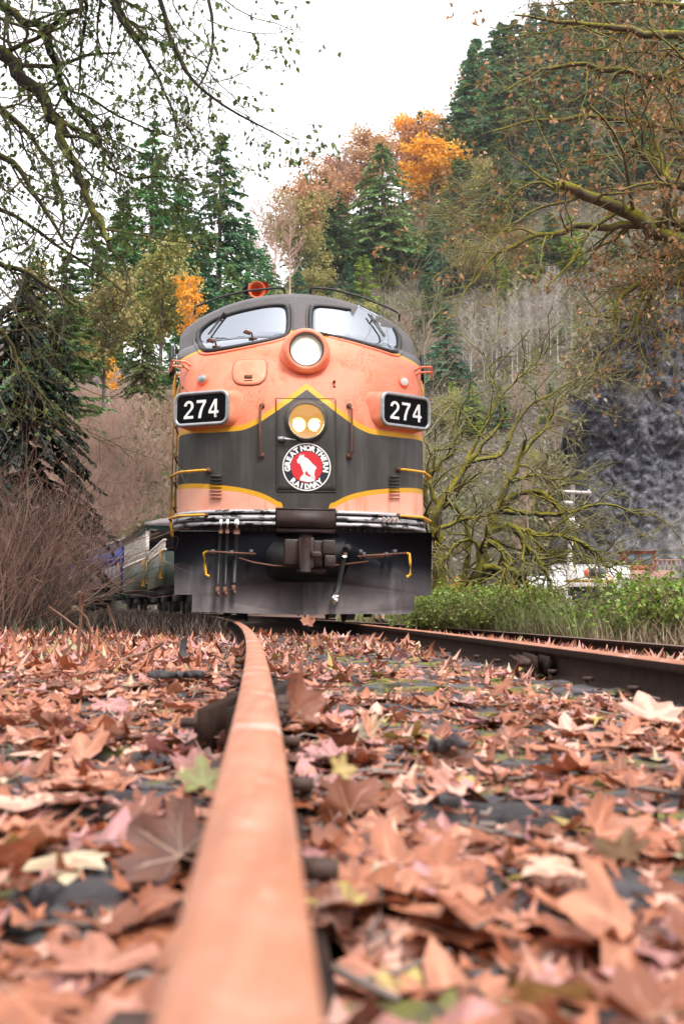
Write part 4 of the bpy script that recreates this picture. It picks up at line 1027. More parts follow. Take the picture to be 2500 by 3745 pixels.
def plank(pts, w, h, label, name='broken_plank'):
    pts = np.array(pts); t = np.linspace(0, 2, 15); pts = np.stack([np.interp(t, [0, 1, 2], pts[:, i]) for i in range(3)], 1); b = MB(); k = len(pts)
    w = w * rng.uniform(.7, 1.2, k)[:, None]; wi = iter(w)
    d = pts[-1] - pts[0]; s = np.array([-d[1], d[0], 0]); s /= np.linalg.norm(s)
    V = []
    for p in pts:
        w_ = next(wi); V += [p - s * w_ / 2 + rng.normal(0, .004, 3), p + s * w_ / 2 + rng.normal(0, .004, 3), p + s * w_ / 2 + [0, 0, h] + rng.normal(0, .005, 3), p - s * w_ / 2 + [0, 0, h] + rng.normal(0, .005, 3)]
    F = [[a * 4 + i, a * 4 + (i + 1) % 4, a * 4 + 4 + (i + 1) % 4, a * 4 + 4 + i] for a in range(k - 1) for i in range(4)] + [[0, 3, 2, 1], [4 * k - 4, 4 * k - 3, 4 * k - 2, 4 * k - 1]]
    b.add(np.array(V), np.array(F)).obj(name, MT['wood'], None, label=label, cat='wood scrap')
plank([at(560, 2482, 3.7), at(640, 2478, 3.8), at(730, 2478, 3.85)], .08, .020, 'short grey wood scrap beside the left side of the rail')
plank([at(1560, 2745, 1.62), at(1620, 2738, 1.62), at(1700, 2745, 1.62)], .035, .016, 'chunk of dark broken bark between the near rails')
b = MB().tube([at(667, 2400, 5.6), at(670, 2370, 5.6), at(675, 2335, 5.62)], [.022, .02, .014], 7).obj('wood_stub', MT['wood'], None, label='dark splintered stub sticking up from the leaves left of the rail', cat='wood stub')
MT['stalk'] = mat('pale_dead_stalk', (.34, .20, .14), .7, 0, (.20, .11, .075), 12)
for P, r_, lab in (([(180, 2218), (240, 2262), (300, 2310), (325, 2345)], .008, 'pale dead stalk leaning left over the leaf litter'),
                   ([(293, 2165), (298, 2240), (290, 2330), (285, 2420), (278, 2520)], .012, 'thick upright dead stalk rising from the leaf litter'),
                   ([(285, 2228), (318, 2260), (333, 2310), (325, 2380), (318, 2400)], .009, 'bent dead stalk curving over at its tip'),
                   ([(395, 2215), (420, 2290), (435, 2360), (436, 2440)], .007, 'thin tan stalk standing between the brush and the rail'),
                   ([(330, 2310), (380, 2340), (410, 2380)], .005, 'fine forked twig beside the bent stalk'),
                   ([(600, 2350), (540, 2385), (470, 2405), (450, 2420)], .016, 'pale bare branch lying on the leaves left of the rail')):
    q = np.array([at(x_, y_, 5.4 + .05 * k) for k, (x_, y_) in enumerate(P)])
    MB().tube(q, np.linspace(r_ * .55, r_, len(q)), 6).obj('dead_stalk' if 'branch' not in lab else 'fallen_branch', MT['stalk'], None, True, label=lab, cat='stalk' if 'branch' not in lab else 'branch')

# ================================================================== coaches
MT['coach_green'] = mat('sage_green_coach_paint', (.022, .038, .026), .5, 0, (.034, .050, .036), 3)
MT['coach_teal'] = mat('teal_fascia_paint', (.05, .20, .17), .5, 0, (.04, .15, .13), 3)
MT['coach_white'] = mat('cream_white_trim', (.62, .58, .52), .6, 0, (.50, .45, .40), 6)
MT['coach_blue'] = mat('deep_blue_coach_paint', (.008, .018, .20), .4, 0, (.014, .028, .15), 3)
MT['coach_grey'] = mat('grey_blue_letter_board', (.16, .18, .24), .5, 0, (.12, .13, .18), 3)
MT['coach_mauve'] = mat('faded_mauve_side_panel', (.11, .082, .10), .55, 0, (.14, .10, .115), 3)
MT['coach_roof'] = mat('dusty_coach_roof', (.16, .13, .14), .7, 0, (.23, .19, .20), 3)
MT['dark'] = mat('dark_interior', (.01, .01, .011), .8)
def car_frame(y0, y1):
    c = lambda y: np.array([track_x(y) + .75, y, 0.0])
    p0, p1 = c(y0), c(y1); d = p1 - p0; return p0, math.atan2(-d[0], d[1]), float(np.linalg.norm(d))
def car(name, y0, y1, label, cat):
    p, a_, l = car_frame(y0, y1); e = empty(name, p, (0, 0, a_)); tag(e, label, cat, 'coaches behind the locomotive'); return e, l
def running_gear(e, l):
    b = MB().box((0, l / 2, .80), (2.4, l - .2, .30)); b.obj('underframe', MT['dark'], e)
    for yc in (1.3, l - 1.3):
        b = MB()
        for sg in (-1, 1):
            b.box((sg * 1.0, yc, .5), (.14, 1.9, .22))
            for dy in (-.7, .7): b.lathe((sg * .75, yc + dy, .42), (sg, 0, 0), [(-.07, 0), (-.07, .44), (-.04, .42), (.05, .42), (.05, 0)], 20)
        b.cyl((-.75, yc - .7, .42), (.75, yc - .7, .42), .07, n=8).cyl((-.75, yc + .7, .42), (.75, yc + .7, .42), .07, n=8).box((0, yc, .6), (2, .4, .2))
        b.obj('truck', MT['dark'], e)
def grab(e, y, z0, z1, x=-1.56):
    MB().tube([[x + .05, y, z0], [x - .03, y, z0], [x - .03, y, z1], [x + .05, y, z1]], .022, 6).obj('grab_rail', MT['yellow'], e)
# low open car
e, l = car('open_gondola_car', 29.3, 36.6, 'low open car with sage green sides and a white picket railing', 'rail car')
running_gear(e, l)
for sg in (-1, 1):
    MB().box((sg * 1.5, l / 2, 1.32), (.06, l, .98)).obj('side_panel', MT['coach_green'], e)
    MB().box((sg * 1.5, l / 2, 1.86), (.10, l + .04, .07)).obj('railing_sill', MT['coach_white'], e)
    MB().box((sg * 1.5, l / 2, 2.14), (.09, l, .05)).obj('handrail', MT['coach_white'], e)
    for y in np.arange(.1, l, .36): MB().box((sg * 1.5, y, 2.0), (.05, .09, .25)).obj('baluster', MT['coach_white'], e)
MB().box((0, .03, 1.32), (3.0, .05, .98)).box((0, l - .03, 1.32), (3.0, .05, .98)).box((0, l / 2, 1.0), (2.9, l - .1, .08)).obj('deck_and_ends', MT['coach_green'], e)
grab(e, .25, 1.05, 1.85); grab(e, .75, 1.05, 1.85); grab(e, l - .3, 1.05, 1.85)
# roofed open car
e, l = car('open_sided_coach', 37.5, 46.4, 'roofed open sided coach with cream posts above sage green panels', 'rail car')
running_gear(e, l)
for sg in (-1, 1):
    MB().box((sg * 1.5, l / 2, 1.43), (.06, l, 1.10)).obj('side_panel', MT['coach_green'], e)
    MB().box((sg * 1.5, l / 2, 2.02), (.12, l, .08)).obj('sill', MT['coach_white'], e)
    MB().box((sg * 1.5, l / 2, 2.24), (.06, l, .05)).obj('railing', MT['coach_white'], e)
    MB().box((sg * 1.5, l / 2, 3.12), (.10, l, .26)).obj('fascia', MT['coach_green'], e)
    for y in np.arange(.08, l, .78):
        MB().box((sg * 1.49, y, 2.54), (.12, .13 if y > .1 else .2, .98)).obj('post', MT['coach_white'], e)
        MB().box((sg * 1.5, y + .38, 2.13), (.04, .06, .18)).obj('baluster', MT['coach_white'], e)
MB().box((0, .04, 3.24), (3.2, .06, .26)).obj('end_fascia', MT['coach_teal'], e)
MB().box((0, .06, 1.43), (3.0, .06, 1.1)).box((0, l / 2, 1.0), (2.9, l - .2, .08)).box((0, l - .05, 2.0), (3.0, .06, 2.2)).obj('deck_and_ends', MT['coach_green'], e)
for sg in (-1, 1): MB().prism([(sg * 1.44, 3.1), (sg * 1.44, 2.7), (sg * 1.36, 2.95), (sg * 1.1, 3.1)], .02, .1).obj('bracket', MT['coach_white'], e)
MB().box((0, l - .2, 2.55), (2.9, .05, .12)).obj('cross_rail', MT['coach_blue'], e)
b = MB(); th = np.linspace(math.radians(12), math.radians(168), 13); o = np.c_[1.70 * np.cos(th) / math.cos(math.radians(12)), 3.22 + .42 * (np.sin(th) - math.sin(math.radians(12)))]
b.prism(o[::-1], -.25, l + .1).obj('roof', MT['coach_roof'], e, False)
grab(e, .3, 1.0, 1.95); grab(e, .8, 1.0, 1.95)
# blue coach
e, l = car('blue_coach', 47.3, 66, 'blue passenger coach with a faded mauve lower side behind the bare brush', 'rail car')
running_gear(e, l)
MB().box((0, l / 2, 3.20), (3.02, l, .36)).obj('letter_board', MT['coach_grey'], e)
MB().box((0, l / 2, 2.62), (3.0, l, .80)).obj('upper_side', MT['coach_blue'], e)
for sg in (-1, 1):
    for k, y in enumerate(np.arange(.9, l - .5, 1.15)):
        MB().box((sg * 1.49, y + .575 - .55, 1.70), (.08, 1.12, 1.02)).obj('lower_panel', MT['coach_mauve'], e)
    for y in np.arange(2.0, l - 1, 1.5): MB().box((sg * 1.503, y, 2.68), (.02, .9, .5)).obj('window', MT['coach_blue'], e)
MB().box((0, .15, 2.2), (3.06, .3, 2.2)).obj('end_post', MT['coach_blue'], e)
MB().box((0, l / 2, 1.7), (2.9, l - .5, 1.0)).obj('core', MT['dark'], e)
th = np.linspace(math.radians(8), math.radians(172), 13); o = np.c_[1.60 * np.cos(th), 3.30 + .50 * (np.sin(th) - .14)]
MB().prism(o[::-1], -.2, l + .1).obj('roof', MT['coach_roof'], e)
MB().lathe((.2, 4.5, 3.7), (0, 0, 1), [(0, .12), (.3, .12), (.3, .2), (.38, .2), (.4, 0)], 12).obj('roof_vent', MT['dark'], e)
grab(e, .35, 1.2, 2.3); grab(e, .6, 1.2, 2.3)

# ================================================================== yard on the right
MT['pole'] = mat('bleached_utility_pole', (.62, .57, .54), .8, 0, (.45, .40, .38), 5, stretch=(1, 1, .15))
MT['white_metal'] = mat('white_painted_metal', (.78, .77, .75), .5, 0, (.68, .66, .63), 2)
MT['yellow_metal'] = mat('faded_ochre_truck_paint', (.45, .30, .07), .55, 0, (.35, .22, .05), 3)
MT['red_cabin'] = mat('faded_red_cabin_paint', (.52, .12, .06), .6, 0, (.42, .10, .05), 3)
MT['pink_wood'] = mat('weathered_pinkish_timber', (.36, .20, .16), .8, 0, (.28, .15, .12), 4)
MT['dim_glass'] = mat('dusty_dim_glass', (.16, .21, .22), .15)
Yp = 74.0
pb, pt = at(2076, 2175, Yp), at(2094, 1774, Yp)
pole = empty('utility_pole', pb); tag(pole, 'grey wooden utility pole with two crossarms in front of the rock face', 'utility pole')
r = pt - pb; MB().tube([[0, 0, -.8], r * .5, r], [.22, .20, .16], 10).obj('shaft', MT['pole'], pole, True)
a_ = at(2024, 1797, Yp) - pb; b_ = at(2157, 1804, Yp) - pb
MB().tube([a_ + [0, -.15, 0], b_ + [0, -.15, 0]], .13, 4).obj('crossarm', MT['pole'], pole)
a2 = at(2050, 1838, Yp) - pb; b2 = at(2090, 1840, Yp) - pb; MB().tube([a2 + [0, -.2, 0], b2 + [0, -.2, 0]], .13, 4).obj('crossarm', MT['white_metal'], pole)
for px_, py_ in ((2030, 1787), (2150, 1794)): MB().lathe(at(px_, py_ + 7, Yp) - pb + [0, -.15, 0], (0, 0, 1), [(0, .05), (.05, .10), (.12, .09), (.16, .1), (.2, 0)], 10).obj('insulator', MT['white_metal'], pole)
MB().tube([at(2066, 1803, Yp) - pb, at(2089, 1832, Yp) - pb], .025, 4).obj('brace', MT['pole'], pole); MB().tube([at(2122, 1805, Yp) - pb, at(2096, 1832, Yp) - pb], .025, 4).obj('brace', MT['pole'], pole)
c = at(2082, 1910, Yp) - pb; MB().lathe(c + [0, -.35, -.42], (0, 0, 1), [(0, 0), (0, .28), (.78, .28), (.80, .22), (.86, 0)], 14).obj('transformer', MT['white_metal'], pole, True)
MB().box(c + [.42, -.3, -.28], (.34, .3, .4)).obj('switch_box', MT['white_metal'], pole)
def wire(p0, p1, sag, label):
    t = np.linspace(0, 1, 16); q = p0[None] * (1 - t[:, None]) + p1[None] * t[:, None]; q[:, 2] -= sag * 4 * t * (1 - t)
    MB().tube(q, .012, 4).obj('overhead_wire', MT['dark'], None, label=label, cat='wire')
wire(pb + b_ + [0, 0, .2], at(3300, 1700, 60), .5, 'overhead wire running right from the utility pole')
# white trailer and white box behind the pole
def boxed(name, px0, py0, px1, py1, Y, depth, label, cat, m):
    p0, p1 = at(px0, py1, Y), at(px1, py0, Y); e = empty(name, ((p0[0] + p1[0]) / 2, Y, p0[2])); tag(e, label, cat)
    return e, p1[0] - p0[0], p1[2] - p0[2]
gy = lambda Y: at(1250, 2226, Y)[2] - .75
e, w, h = boxed('white_trailer', 2030, 2066, 2300, 2190, 84, 2.4, 'long white trailer body standing behind the utility pole', 'trailer', None)
MB().box((0, 1.3, h / 2 + .1), (w, 2.6, h - .2)).obj('body', MT['white_metal'], e)
for k in range(9): MB().box((-w / 2 + w * (k + .5) / 9, -.015, h / 2 + .1), (.05, .05, h - .3)).obj('rib', MT['white_metal'], e)
MB().box((0, 1.3, h - .0), (w + .06, 2.66, .06)).obj('roof_rim', MT['white_metal'], e)
MB().box((-w / 2 + .9, -.02, h * .45), (.35, .05, .35)).obj('vent', MT['dark'], e)
for x_ in (-w * .3, w * .25): MB().lathe((x_, .2, .05), (1, 0, 0), [(-.1, 0), (-.1, .4), (.1, .4), (.1, 0)], 16).obj('wheel', MT['dark'], e)
e, w, h = boxed('white_van', 1915, 2107, 2070, 2190, 80, 2, 'small white box van at the foot of the mossy tree', 'van', None)
MB().box((.3, 1.0, h / 2 + .15), (w - .6, 2.0, h - .3)).obj('body', MT['white_metal'], e)
MB().box((-w / 2 + .35, 1.0, h * .40), (.7, 1.8, h * .6)).obj('cab', MT['white_metal'], e)
for k in (0, 1): MB().box((-w * .05 + k * w * .28, -.015, h * .52), (.04, .04, h * .7)).obj('door_seam', MT['dark'], e)
for x_ in (-w * .32, w * .3): MB().lathe((x_, .1, .1), (1, 0, 0), [(-.1, 0), (-.1, .35), (.1, .35), (.1, 0)], 16).obj('wheel', MT['dark'], e)
MB().box((-w / 2 + .2, -.0, h * .55), (.5, .04, .3)).obj('side_window', MT['dim_glass'], e)
e, w, h = boxed('flatbed_truck', 2085, 2115, 2250, 2200, 70, 2, 'ochre flatbed truck carrying a dark barrel in front of the trailer', 'truck', None)
MB().box((0, 1, h - .15), (w, 2, .16)).obj('bed', MT['yellow_metal'], e)
for k in range(6): MB().box((-w / 2 + .15 + k * (w - .3) / 5, -.02, h - .45), (.09, .06, .55)).obj('stake', MT['yellow_metal'], e)
MB().box((0, 1, h * .45), (w - .3, 1.0, h * .4)).obj('chassis', MT['dark'], e)
for x_ in (-w * .3, w * .3): MB().lathe((x_, .1, .25), (0, 1, 0), [(0, 0), (0, .45), (.3, .45), (.3, 0)], 16).obj('wheel', MT['dark'], e)
MB().tube([[.25, .4, h], [.25, .4, h + .62], [.9, .4, h + .62]], .03, 5).tube([[.9, .4, h + .62], [1.5, .4, h]], .05, 5).tube([[.6, .4, h + .4], [1.3, .4, h + .1]], .05, 5).obj('frame', MT['red_cabin'], e)
c = at(2180, 2095, 70.6)
MT['barrel'] = mat('dark_blue_barrel', (.03, .03, .06), .45, 0, (.05, .05, .09), 4)
b = MB().lathe(c + [-.62, 0, 0], (1, 0, -.03), [(0, .0), (0, .34), (.05, .36), (.4, .36), (.42, .38), (.46, .36), (.86, .36), (.88, .38), (.92, .36), (1.15, .35), (1.2, .33), (1.2, 0)], 20).obj('barrel', MT['barrel'], None, True, label='dark blue barrel with an orange end lying on the flatbed', cat='barrel')
MB().lathe(c + [-.66, 0, .0], (1, 0, -.03), [(-.18, 0), (-.18, .2), (0, .33), (.04, .33)], 20).obj('barrel_end', MT['horn'], b, True)
# red lookout cabin with its stair
e, w, h = boxed('red_cabin', 2283, 2014, 2396, 2084, 96, 2, 'small red glazed cabin with a pink timber stair on the bank', 'cabin', None)
MB().box((0, 1.0, .22), (w, 2.0, .44)).obj('lower_wall', MT['red_cabin'], e)
MB().box((0, .9, h - .03), (w + .3, 2.5, .10)).obj('roof', MT['rust'], e)
for x_ in (-w / 2 + .06, .0, w / 2 - .06): MB().box((x_, .05, h / 2 + .2), (.12, .1, h - .5)).obj('post', MT['red_cabin'], e)
MB().box((0, .04, h - .18), (w, .08, .2)).obj('lintel', MT['red_cabin'], e)
for x_, m_ in ((-w / 4, MT['dim_glass']), (w / 4, MT['coach_teal'])): MB().box((x_, .10, h / 2 + .15), (w / 2 - .15, .02, h - .6)).obj('window', MT['dim_glass'], e)
MB().box((0, 1.95, h / 2 + .2), (w, .06, h - .5)).obj('back_wall', MT['red_cabin'], e)
MB().box((.3, .5, -1.0), (w + 2.6, 1.8, 1.9)).obj('platform', MT['pink_wood'], e)
b = MB()
for x_ in np.linspace(w / 2 - .4, w / 2 + 2.2, 7): MB().box((x_, -.35, .42), (.09, .08, 1.0)).obj('rail_post', MT['pink_wood'], e)
MB().box((w / 2 + .9, -.35, .92), (2.8, .1, .12)).obj('hand_rail', MT['pink_wood'], e)
for dx in (0, .5): MB().tube([[-.1 + dx, -.6, -.4], [w / 2 - .5 + dx, -.6, .95]], .05, 4).obj('stair_rail', MT['pink_wood'], e)
for k in range(5): MB().box((.2 + k * .26, -.5, -.5 + k * .25), (.3, .6, .06)).obj('step', MT['pink_wood'], e)

# ================================================================== person standing beside the train
def build_person():
    m, N, L, B = nodes_of('clothed_figure'); tc = N.new('ShaderNodeTexCoord'); sx = N.new('ShaderNodeSeparateXYZ'); L.new(tc.outputs['Object'], sx.inputs[0])
    r = N.new('ShaderNodeValToRGB'); r.color_ramp.interpolation = 'CONSTANT'; e = r.color_ramp.elements
    st = [(0, (.10, .09, .09)), (.045, (.62, .36, .26)), (.09, (.50, .55, .68)), (.53, (.10, .13, .22)), (.83, (.62, .36, .26)), (.945, (.05, .03, .02))]
    while len(e) < len(st): e.new(.5)
    for el, (p_, c_) in zip(e, st): el.position = p_; el.color = rgb(c_)
    L.new(math_n(N, L, 'DIVIDE', sx.outputs[2], 1.75), r.inputs[0]); L.new(r.outputs[0], B.inputs['Base Color']); B.inputs['Roughness'].default_value = .8
    V = [(0, 0, .95), (0, 0, 1.15), (0, .01, 1.38), (0, 0, 1.50), (0, -.02, 1.60), (0, -.02, 1.70)]
    R = [(.15, .11), (.14, .10), (.17, .11), (.06, .06), (.085, .10), (.07, .085)]; E = [(0, 1), (1, 2), (2, 3), (3, 4), (4, 5)]
    for sg in (-1, 1):
        b0 = len(V); V += [(sg * .10, 0, .88), (sg * .11, -.01, .50), (sg * .115, .03, .10), (sg * .12, .0, .04), (sg * .13, -.15, .03)]; R += [(.10, .10), (.07, .07), (.05, .05), (.045, .05), (.045, .03)]
        E += [(0, b0), (b0, b0 + 1), (b0 + 1, b0 + 2), (b0 + 2, b0 + 3), (b0 + 3, b0 + 4)]
        a0 = len(V); V += [(sg * .20, .01, 1.36), (sg * .25, .03, 1.10), (sg * .26, -.05, .86), (sg * .255, -.08, .77)]; R += [(.06, .06), (.048, .048), (.034, .034), (.025, .04)]
        E += [(2, a0), (a0, a0 + 1), (a0 + 1, a0 + 2), (a0 + 2, a0 + 3)]
    me = bpy.data.meshes.new('person'); me.from_pydata(V, E, []); me.materials.append(m)
    o = obj('person', me, None, label='person in pale blue rolled trousers standing beyond the plow beside the train', cat='person')
    md = o.modifiers.new('skin', 'SKIN'); md.use_smooth_shade = True
    for k, v in enumerate(me.skin_vertices[0].data): v.radius = R[k]; v.use_root = (k == 0)
    sd = o.modifiers.new('sub', 'SUBSURF'); sd.levels = sd.render_levels = 2
    p_ = at(1388, 2277, 22.0); o.location = p_; o.rotation_euler = (0, 0, 2.2)
build_person()
# ================================================================== plants: generators
rng = np.random.default_rng(41)
def nrm(v): return v / (np.linalg.norm(v, axis=-1, keepdims=True) + 1e-9)
def grow(P, R, n, length, ang=(35, 70), bias=(0, 0, 0), k=4, wig=.18, t0=.25, t1=.98, rs=.55, rmin=.002, g=None):
    """children on polylines P (m,K,3): returns (m*n,k+1,3) points and radii"""
    g = g or rng; m, K, _ = P.shape; N_ = m * n
    t = (t0 + (t1 - t0) * (np.tile((np.arange(n) + .5) / n, m) + g.uniform(-.5, .5, N_) / n)) * (K - 1)
    i = np.clip(t.astype(int), 0, K - 2); f = (t - i)[:, None]; par = np.repeat(np.arange(m), n)
    p = P[par, i] * (1 - f) + P[par, i + 1] * f; tg = nrm(P[par, i + 1] - P[par, i])
    pr = R[par, i] * (1 - f[:, 0]) + R[par, i + 1] * f[:, 0]
    rv = nrm(g.normal(size=(N_, 3))); pp = nrm(np.cross(tg, rv)); a = np.radians(g.uniform(*ang, N_))[:, None]
    d = nrm(tg * np.cos(a) + pp * np.sin(a) + np.asarray(bias) * .6)
    L = g.uniform(length[0], length[1], N_)[:, None] / k
    out = [p]
    for s in range(k):
        p = p + d * L; out.append(p); d = nrm(d + g.normal(size=(N_, 3)) * wig + np.asarray(bias) * .22)
    r0 = np.maximum(pr * rs, rmin); rad = r0[:, None] * np.linspace(1, .35, k + 1)[None]
    return np.stack(out, 1), np.maximum(rad, rmin * .6)
def cards(C, size, along, aspect=.55, fold=.25, tilt=None, g=None):
    """diamond leaves: one folded quad each; along = pointing direction"""
    g = g or rng; n = len(C); a = nrm(along); w = nrm(np.cross(a, nrm(g.normal(size=(n, 3))))); u = np.cross(a, w)
    s = np.broadcast_to(size, (n,))[:, None]
    b0 = C; tip = C + a * s; m1 = C + a * s * .45 + w * s * aspect * .5 + u * s * fold * aspect; m2 = C + a * s * .45 - w * s * aspect * .5 + u * s * fold * aspect
    V = np.stack([b0, m1, tip, m2], 1).reshape(-1, 3); F = np.arange(n * 4).reshape(-1, 4)
    return V, F
def along_pts(P, per, t0=.1, t1=1.0, g=None):
    g = g or rng; m, K, _ = P.shape; N_ = m * per; par = np.repeat(np.arange(m), per); t = g.uniform(t0, t1, N_) * (K - 1)
    i = np.clip(t.astype(int), 0, K - 2); f = (t - i)[:, None]
    return P[par, i] * (1 - f) + P[par, i + 1] * f, nrm(P[par, i + 1] - P[par, i])

LF = {}
LF['fir'] = leaf_mat('fir_needles', (.040, .10, .034), (.095, .22, .066), (.22, .36, .11), .12, .6, .16)
LF['fir_blue'] = leaf_mat('blue_green_needles', (.030, .09, .050), (.072, .19, .092), (.16, .30, .14), .12, .6, .14)
LF['cedar'] = leaf_mat('cedar_foliage', (.055, .11, .028), (.14, .22, .062), (.25, .33, .11), .15, .6, .14)
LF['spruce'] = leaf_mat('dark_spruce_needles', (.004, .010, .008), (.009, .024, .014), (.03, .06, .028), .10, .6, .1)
LF['orange'] = leaf_mat('orange_maple_leaves', (.58, .19, .02), (.85, .38, .035), (.90, .55, .09), .35, .5, .06)
LF['ochre'] = leaf_mat('rusty_ochre_leaves', (.32, .15, .085), (.50, .26, .14), (.60, .38, .20), .3, .5, .1)
LF['olive'] = leaf_mat('olive_yellow_leaves', (.16, .15, .04), (.34, .31, .10), (.50, .44, .17), .3, .5, .12)
LF['bright'] = leaf_mat('young_yellow_green_needles', (.12, .17, .02), (.24, .32, .04), (.38, .42, .07), .25, .5, .08)
LF['alder'] = leaf_mat('alder_leaves', (.040, .062, .016), (.10, .145, .036), (.22, .27, .08), .42, .5, .1)
LF['brown'] = leaf_mat('withered_brown_leaves', (.15, .065, .032), (.36, .155, .080), (.52, .26, .15), .3, .55, .1)
LF['yellow'] = leaf_mat('golden_leaves', (.55, .32, .02), (.75, .45, .04), (.80, .58, .10), .35, .5, .05)
LF['bramble'] = leaf_mat('bramble_leaves', (.055, .095, .012), (.19, .30, .036), (.42, .52, .11), .3, .42, .08, .5)
LF['scrub'] = leaf_mat('hillside_scrub', (.095, .14, .04), (.21, .18, .09), (.29, .225, .195), .1, .7, .1)
MOSS = ((.045, .045, .008), (.20, .175, .022))
BK = {}
BK['mossy'] = bark_mat('mossy_dark_bark', (.014, .011, .009), (.05, .042, .034), MOSS, .40, 7)
BK['mossy_pale'] = bark_mat('mossy_maple_bark', (.06, .048, .034), (.18, .145, .105), ((.08, .075, .008), (.32, .28, .03)), .62, 6)
BK['dark'] = bark_mat('dark_wet_bark', (.014, .012, .010), (.05, .042, .034), MOSS, .36, 8)
BK['dark2'] = bark_mat('grey_olive_twigs', (.045, .038, .028), (.16, .145, .10), MOSS, .36, 5)
BK['twig'] = bark_mat('lichened_twigs', (.14, .12, .09), (.34, .31, .23), ((.16, .16, .04), (.30, .28, .10)), .35, 3)
BK['pale'] = bark_mat('pale_alder_bark', (.30, .265, .225), (.52, .47, .41), None, 0, 1.2)
BK['fir'] = bark_mat('fir_trunk_bark', (.06, .045, .036), (.14, .115, .095), None, 0, 2)
BK['brush'] = bark_mat('reddish_brush_stems', (.12, .068, .052), (.33, .205, .155), None, 0, 3)
BK['brushdark'] = bark_mat('dark_brush_stems', (.03, .022, .02), (.10, .075, .065), None, 0, 3)
BK['brushpale'] = bark_mat('pinkish_brush_stems', (.30, .185, .14), (.55, .37, .285), None, 0, 1.5)

def conifer_mesh(seed, h=10., r=2.4, nb=130, per=26, droop=.35, cs=.55, leaf='fir', bare=.06, shape=.9, asp=.42):
    g = np.random.default_rng(seed)
    z = h * (bare + (1 - bare) * g.uniform(0, 1, nb) ** .9 * .985); az = g.uniform(0, 2 * math.pi, nb)
    prof = np.clip(1 - z / h, 0, 1) ** shape * np.clip((z / h + .05) / (bare + .12), .35, 1)
    L = r * prof * g.uniform(.70, 1.15, nb) + .12
    K = 5; t = np.linspace(0, 1, K)[None]
    out = L[:, None] * t; zz = z[:, None] + out * (.10 - droop * t * 1.2) + .25 * L[:, None] * t ** 3 * .5
    P = np.stack([out * np.cos(az)[:, None], out * np.sin(az)[:, None], zz], -1)
    trunk = np.stack([np.zeros(6), np.zeros(6), np.linspace(0, h * .985, 6)], 1)
    tb = MB().tube(trunk, h * .014 * np.linspace(1, .12, 6), 7); R = np.maximum(.012, .010 * L)[:, None] * np.linspace(1, .3, K)[None]
    V, F = tubes_np(P[L > r * .2], R[L > r * .2], 3); tb.add(V, F)
    C, T = along_pts(P, per, .12, 1.0, g); n = len(C)
    side = nrm(np.cross(T, [0, 0, 1.0])) * np.where(g.uniform(0, 1, n) < .5, 1, -1)[:, None]
    al = nrm(T * .75 + side * g.uniform(.2, 1.0, n)[:, None] + np.array([0, 0, -1.0]) * g.uniform(.0, .75, n)[:, None] + g.normal(size=(n, 3)) * .18)
    s = cs * g.uniform(.5, 1.25, n) * np.clip(.35 + .65 * np.repeat(prof, per), .3, 1)
    CV, CF = cards(C, s, al, asp, .15, g=g)
    tint = np.clip(np.repeat(g.normal(.45, .17, nb), per) + g.normal(0, .16, n), 0, 1)
    return tb.mesh('trunk', BK['fir'], True), mesh_np('crown', CV, [CF], LF[leaf], None, False, np.repeat(tint, 4))
def leafy_mesh(seed, h=9., r=3., leaf='orange', n_cl=46, per=110, cs=.30, bark='fir', spread=.20, lo=.25):
    g = np.random.default_rng(seed)
    trunk = np.array([[0, 0, 0], [.02 * h, .01 * h, .3 * h], [.0, -.01 * h, .6 * h], [.02 * h, 0, .92 * h]]); tb = MB().tube(trunk, h * .016 * np.array([1, .8, .5, .15]), 7)
    P = trunk[None]; R = (h * .016 * np.array([[1, .8, .5, .15]]))
    B1, R1 = grow(P, R, 16, (r * .6, r * 1.15), (30, 65), (0, 0, .35), 4, .2, .22, .95, .5, .02, g)
    B2, R2 = grow(B1, R1, 5, (r * .2, r * .55), (25, 60), (0, 0, .15), 3, .25, .3, 1, .5, .012, g)
    for b_, r_ in ((B1, R1), (B2, R2)):
        V, F = tubes_np(b_, r_, 4); tb.add(V, F)
    ends = B2[:, -1]; idx = g.choice(len(ends), min(n_cl, len(ends)), replace=False); cl = ends[idx]
    C = (cl[:, None] + g.normal(size=(len(cl), per, 3)) * r * spread * np.array([1, 1, .75])).reshape(-1, 3); n = len(C)
    V, F = cards(C, cs * g.uniform(.55, 1.2, n), nrm(g.normal(size=(n, 3)) + [0, 0, -.5]), .75, .2, g=g)
    tint = np.clip(np.repeat(g.normal(.5, .17, len(cl)), per) + g.normal(0, .17, n), 0, 1)
    return tb.mesh('trunk', BK[bark], True), mesh_np('crown', V, [F], LF[leaf], None, False, np.repeat(tint, 4))
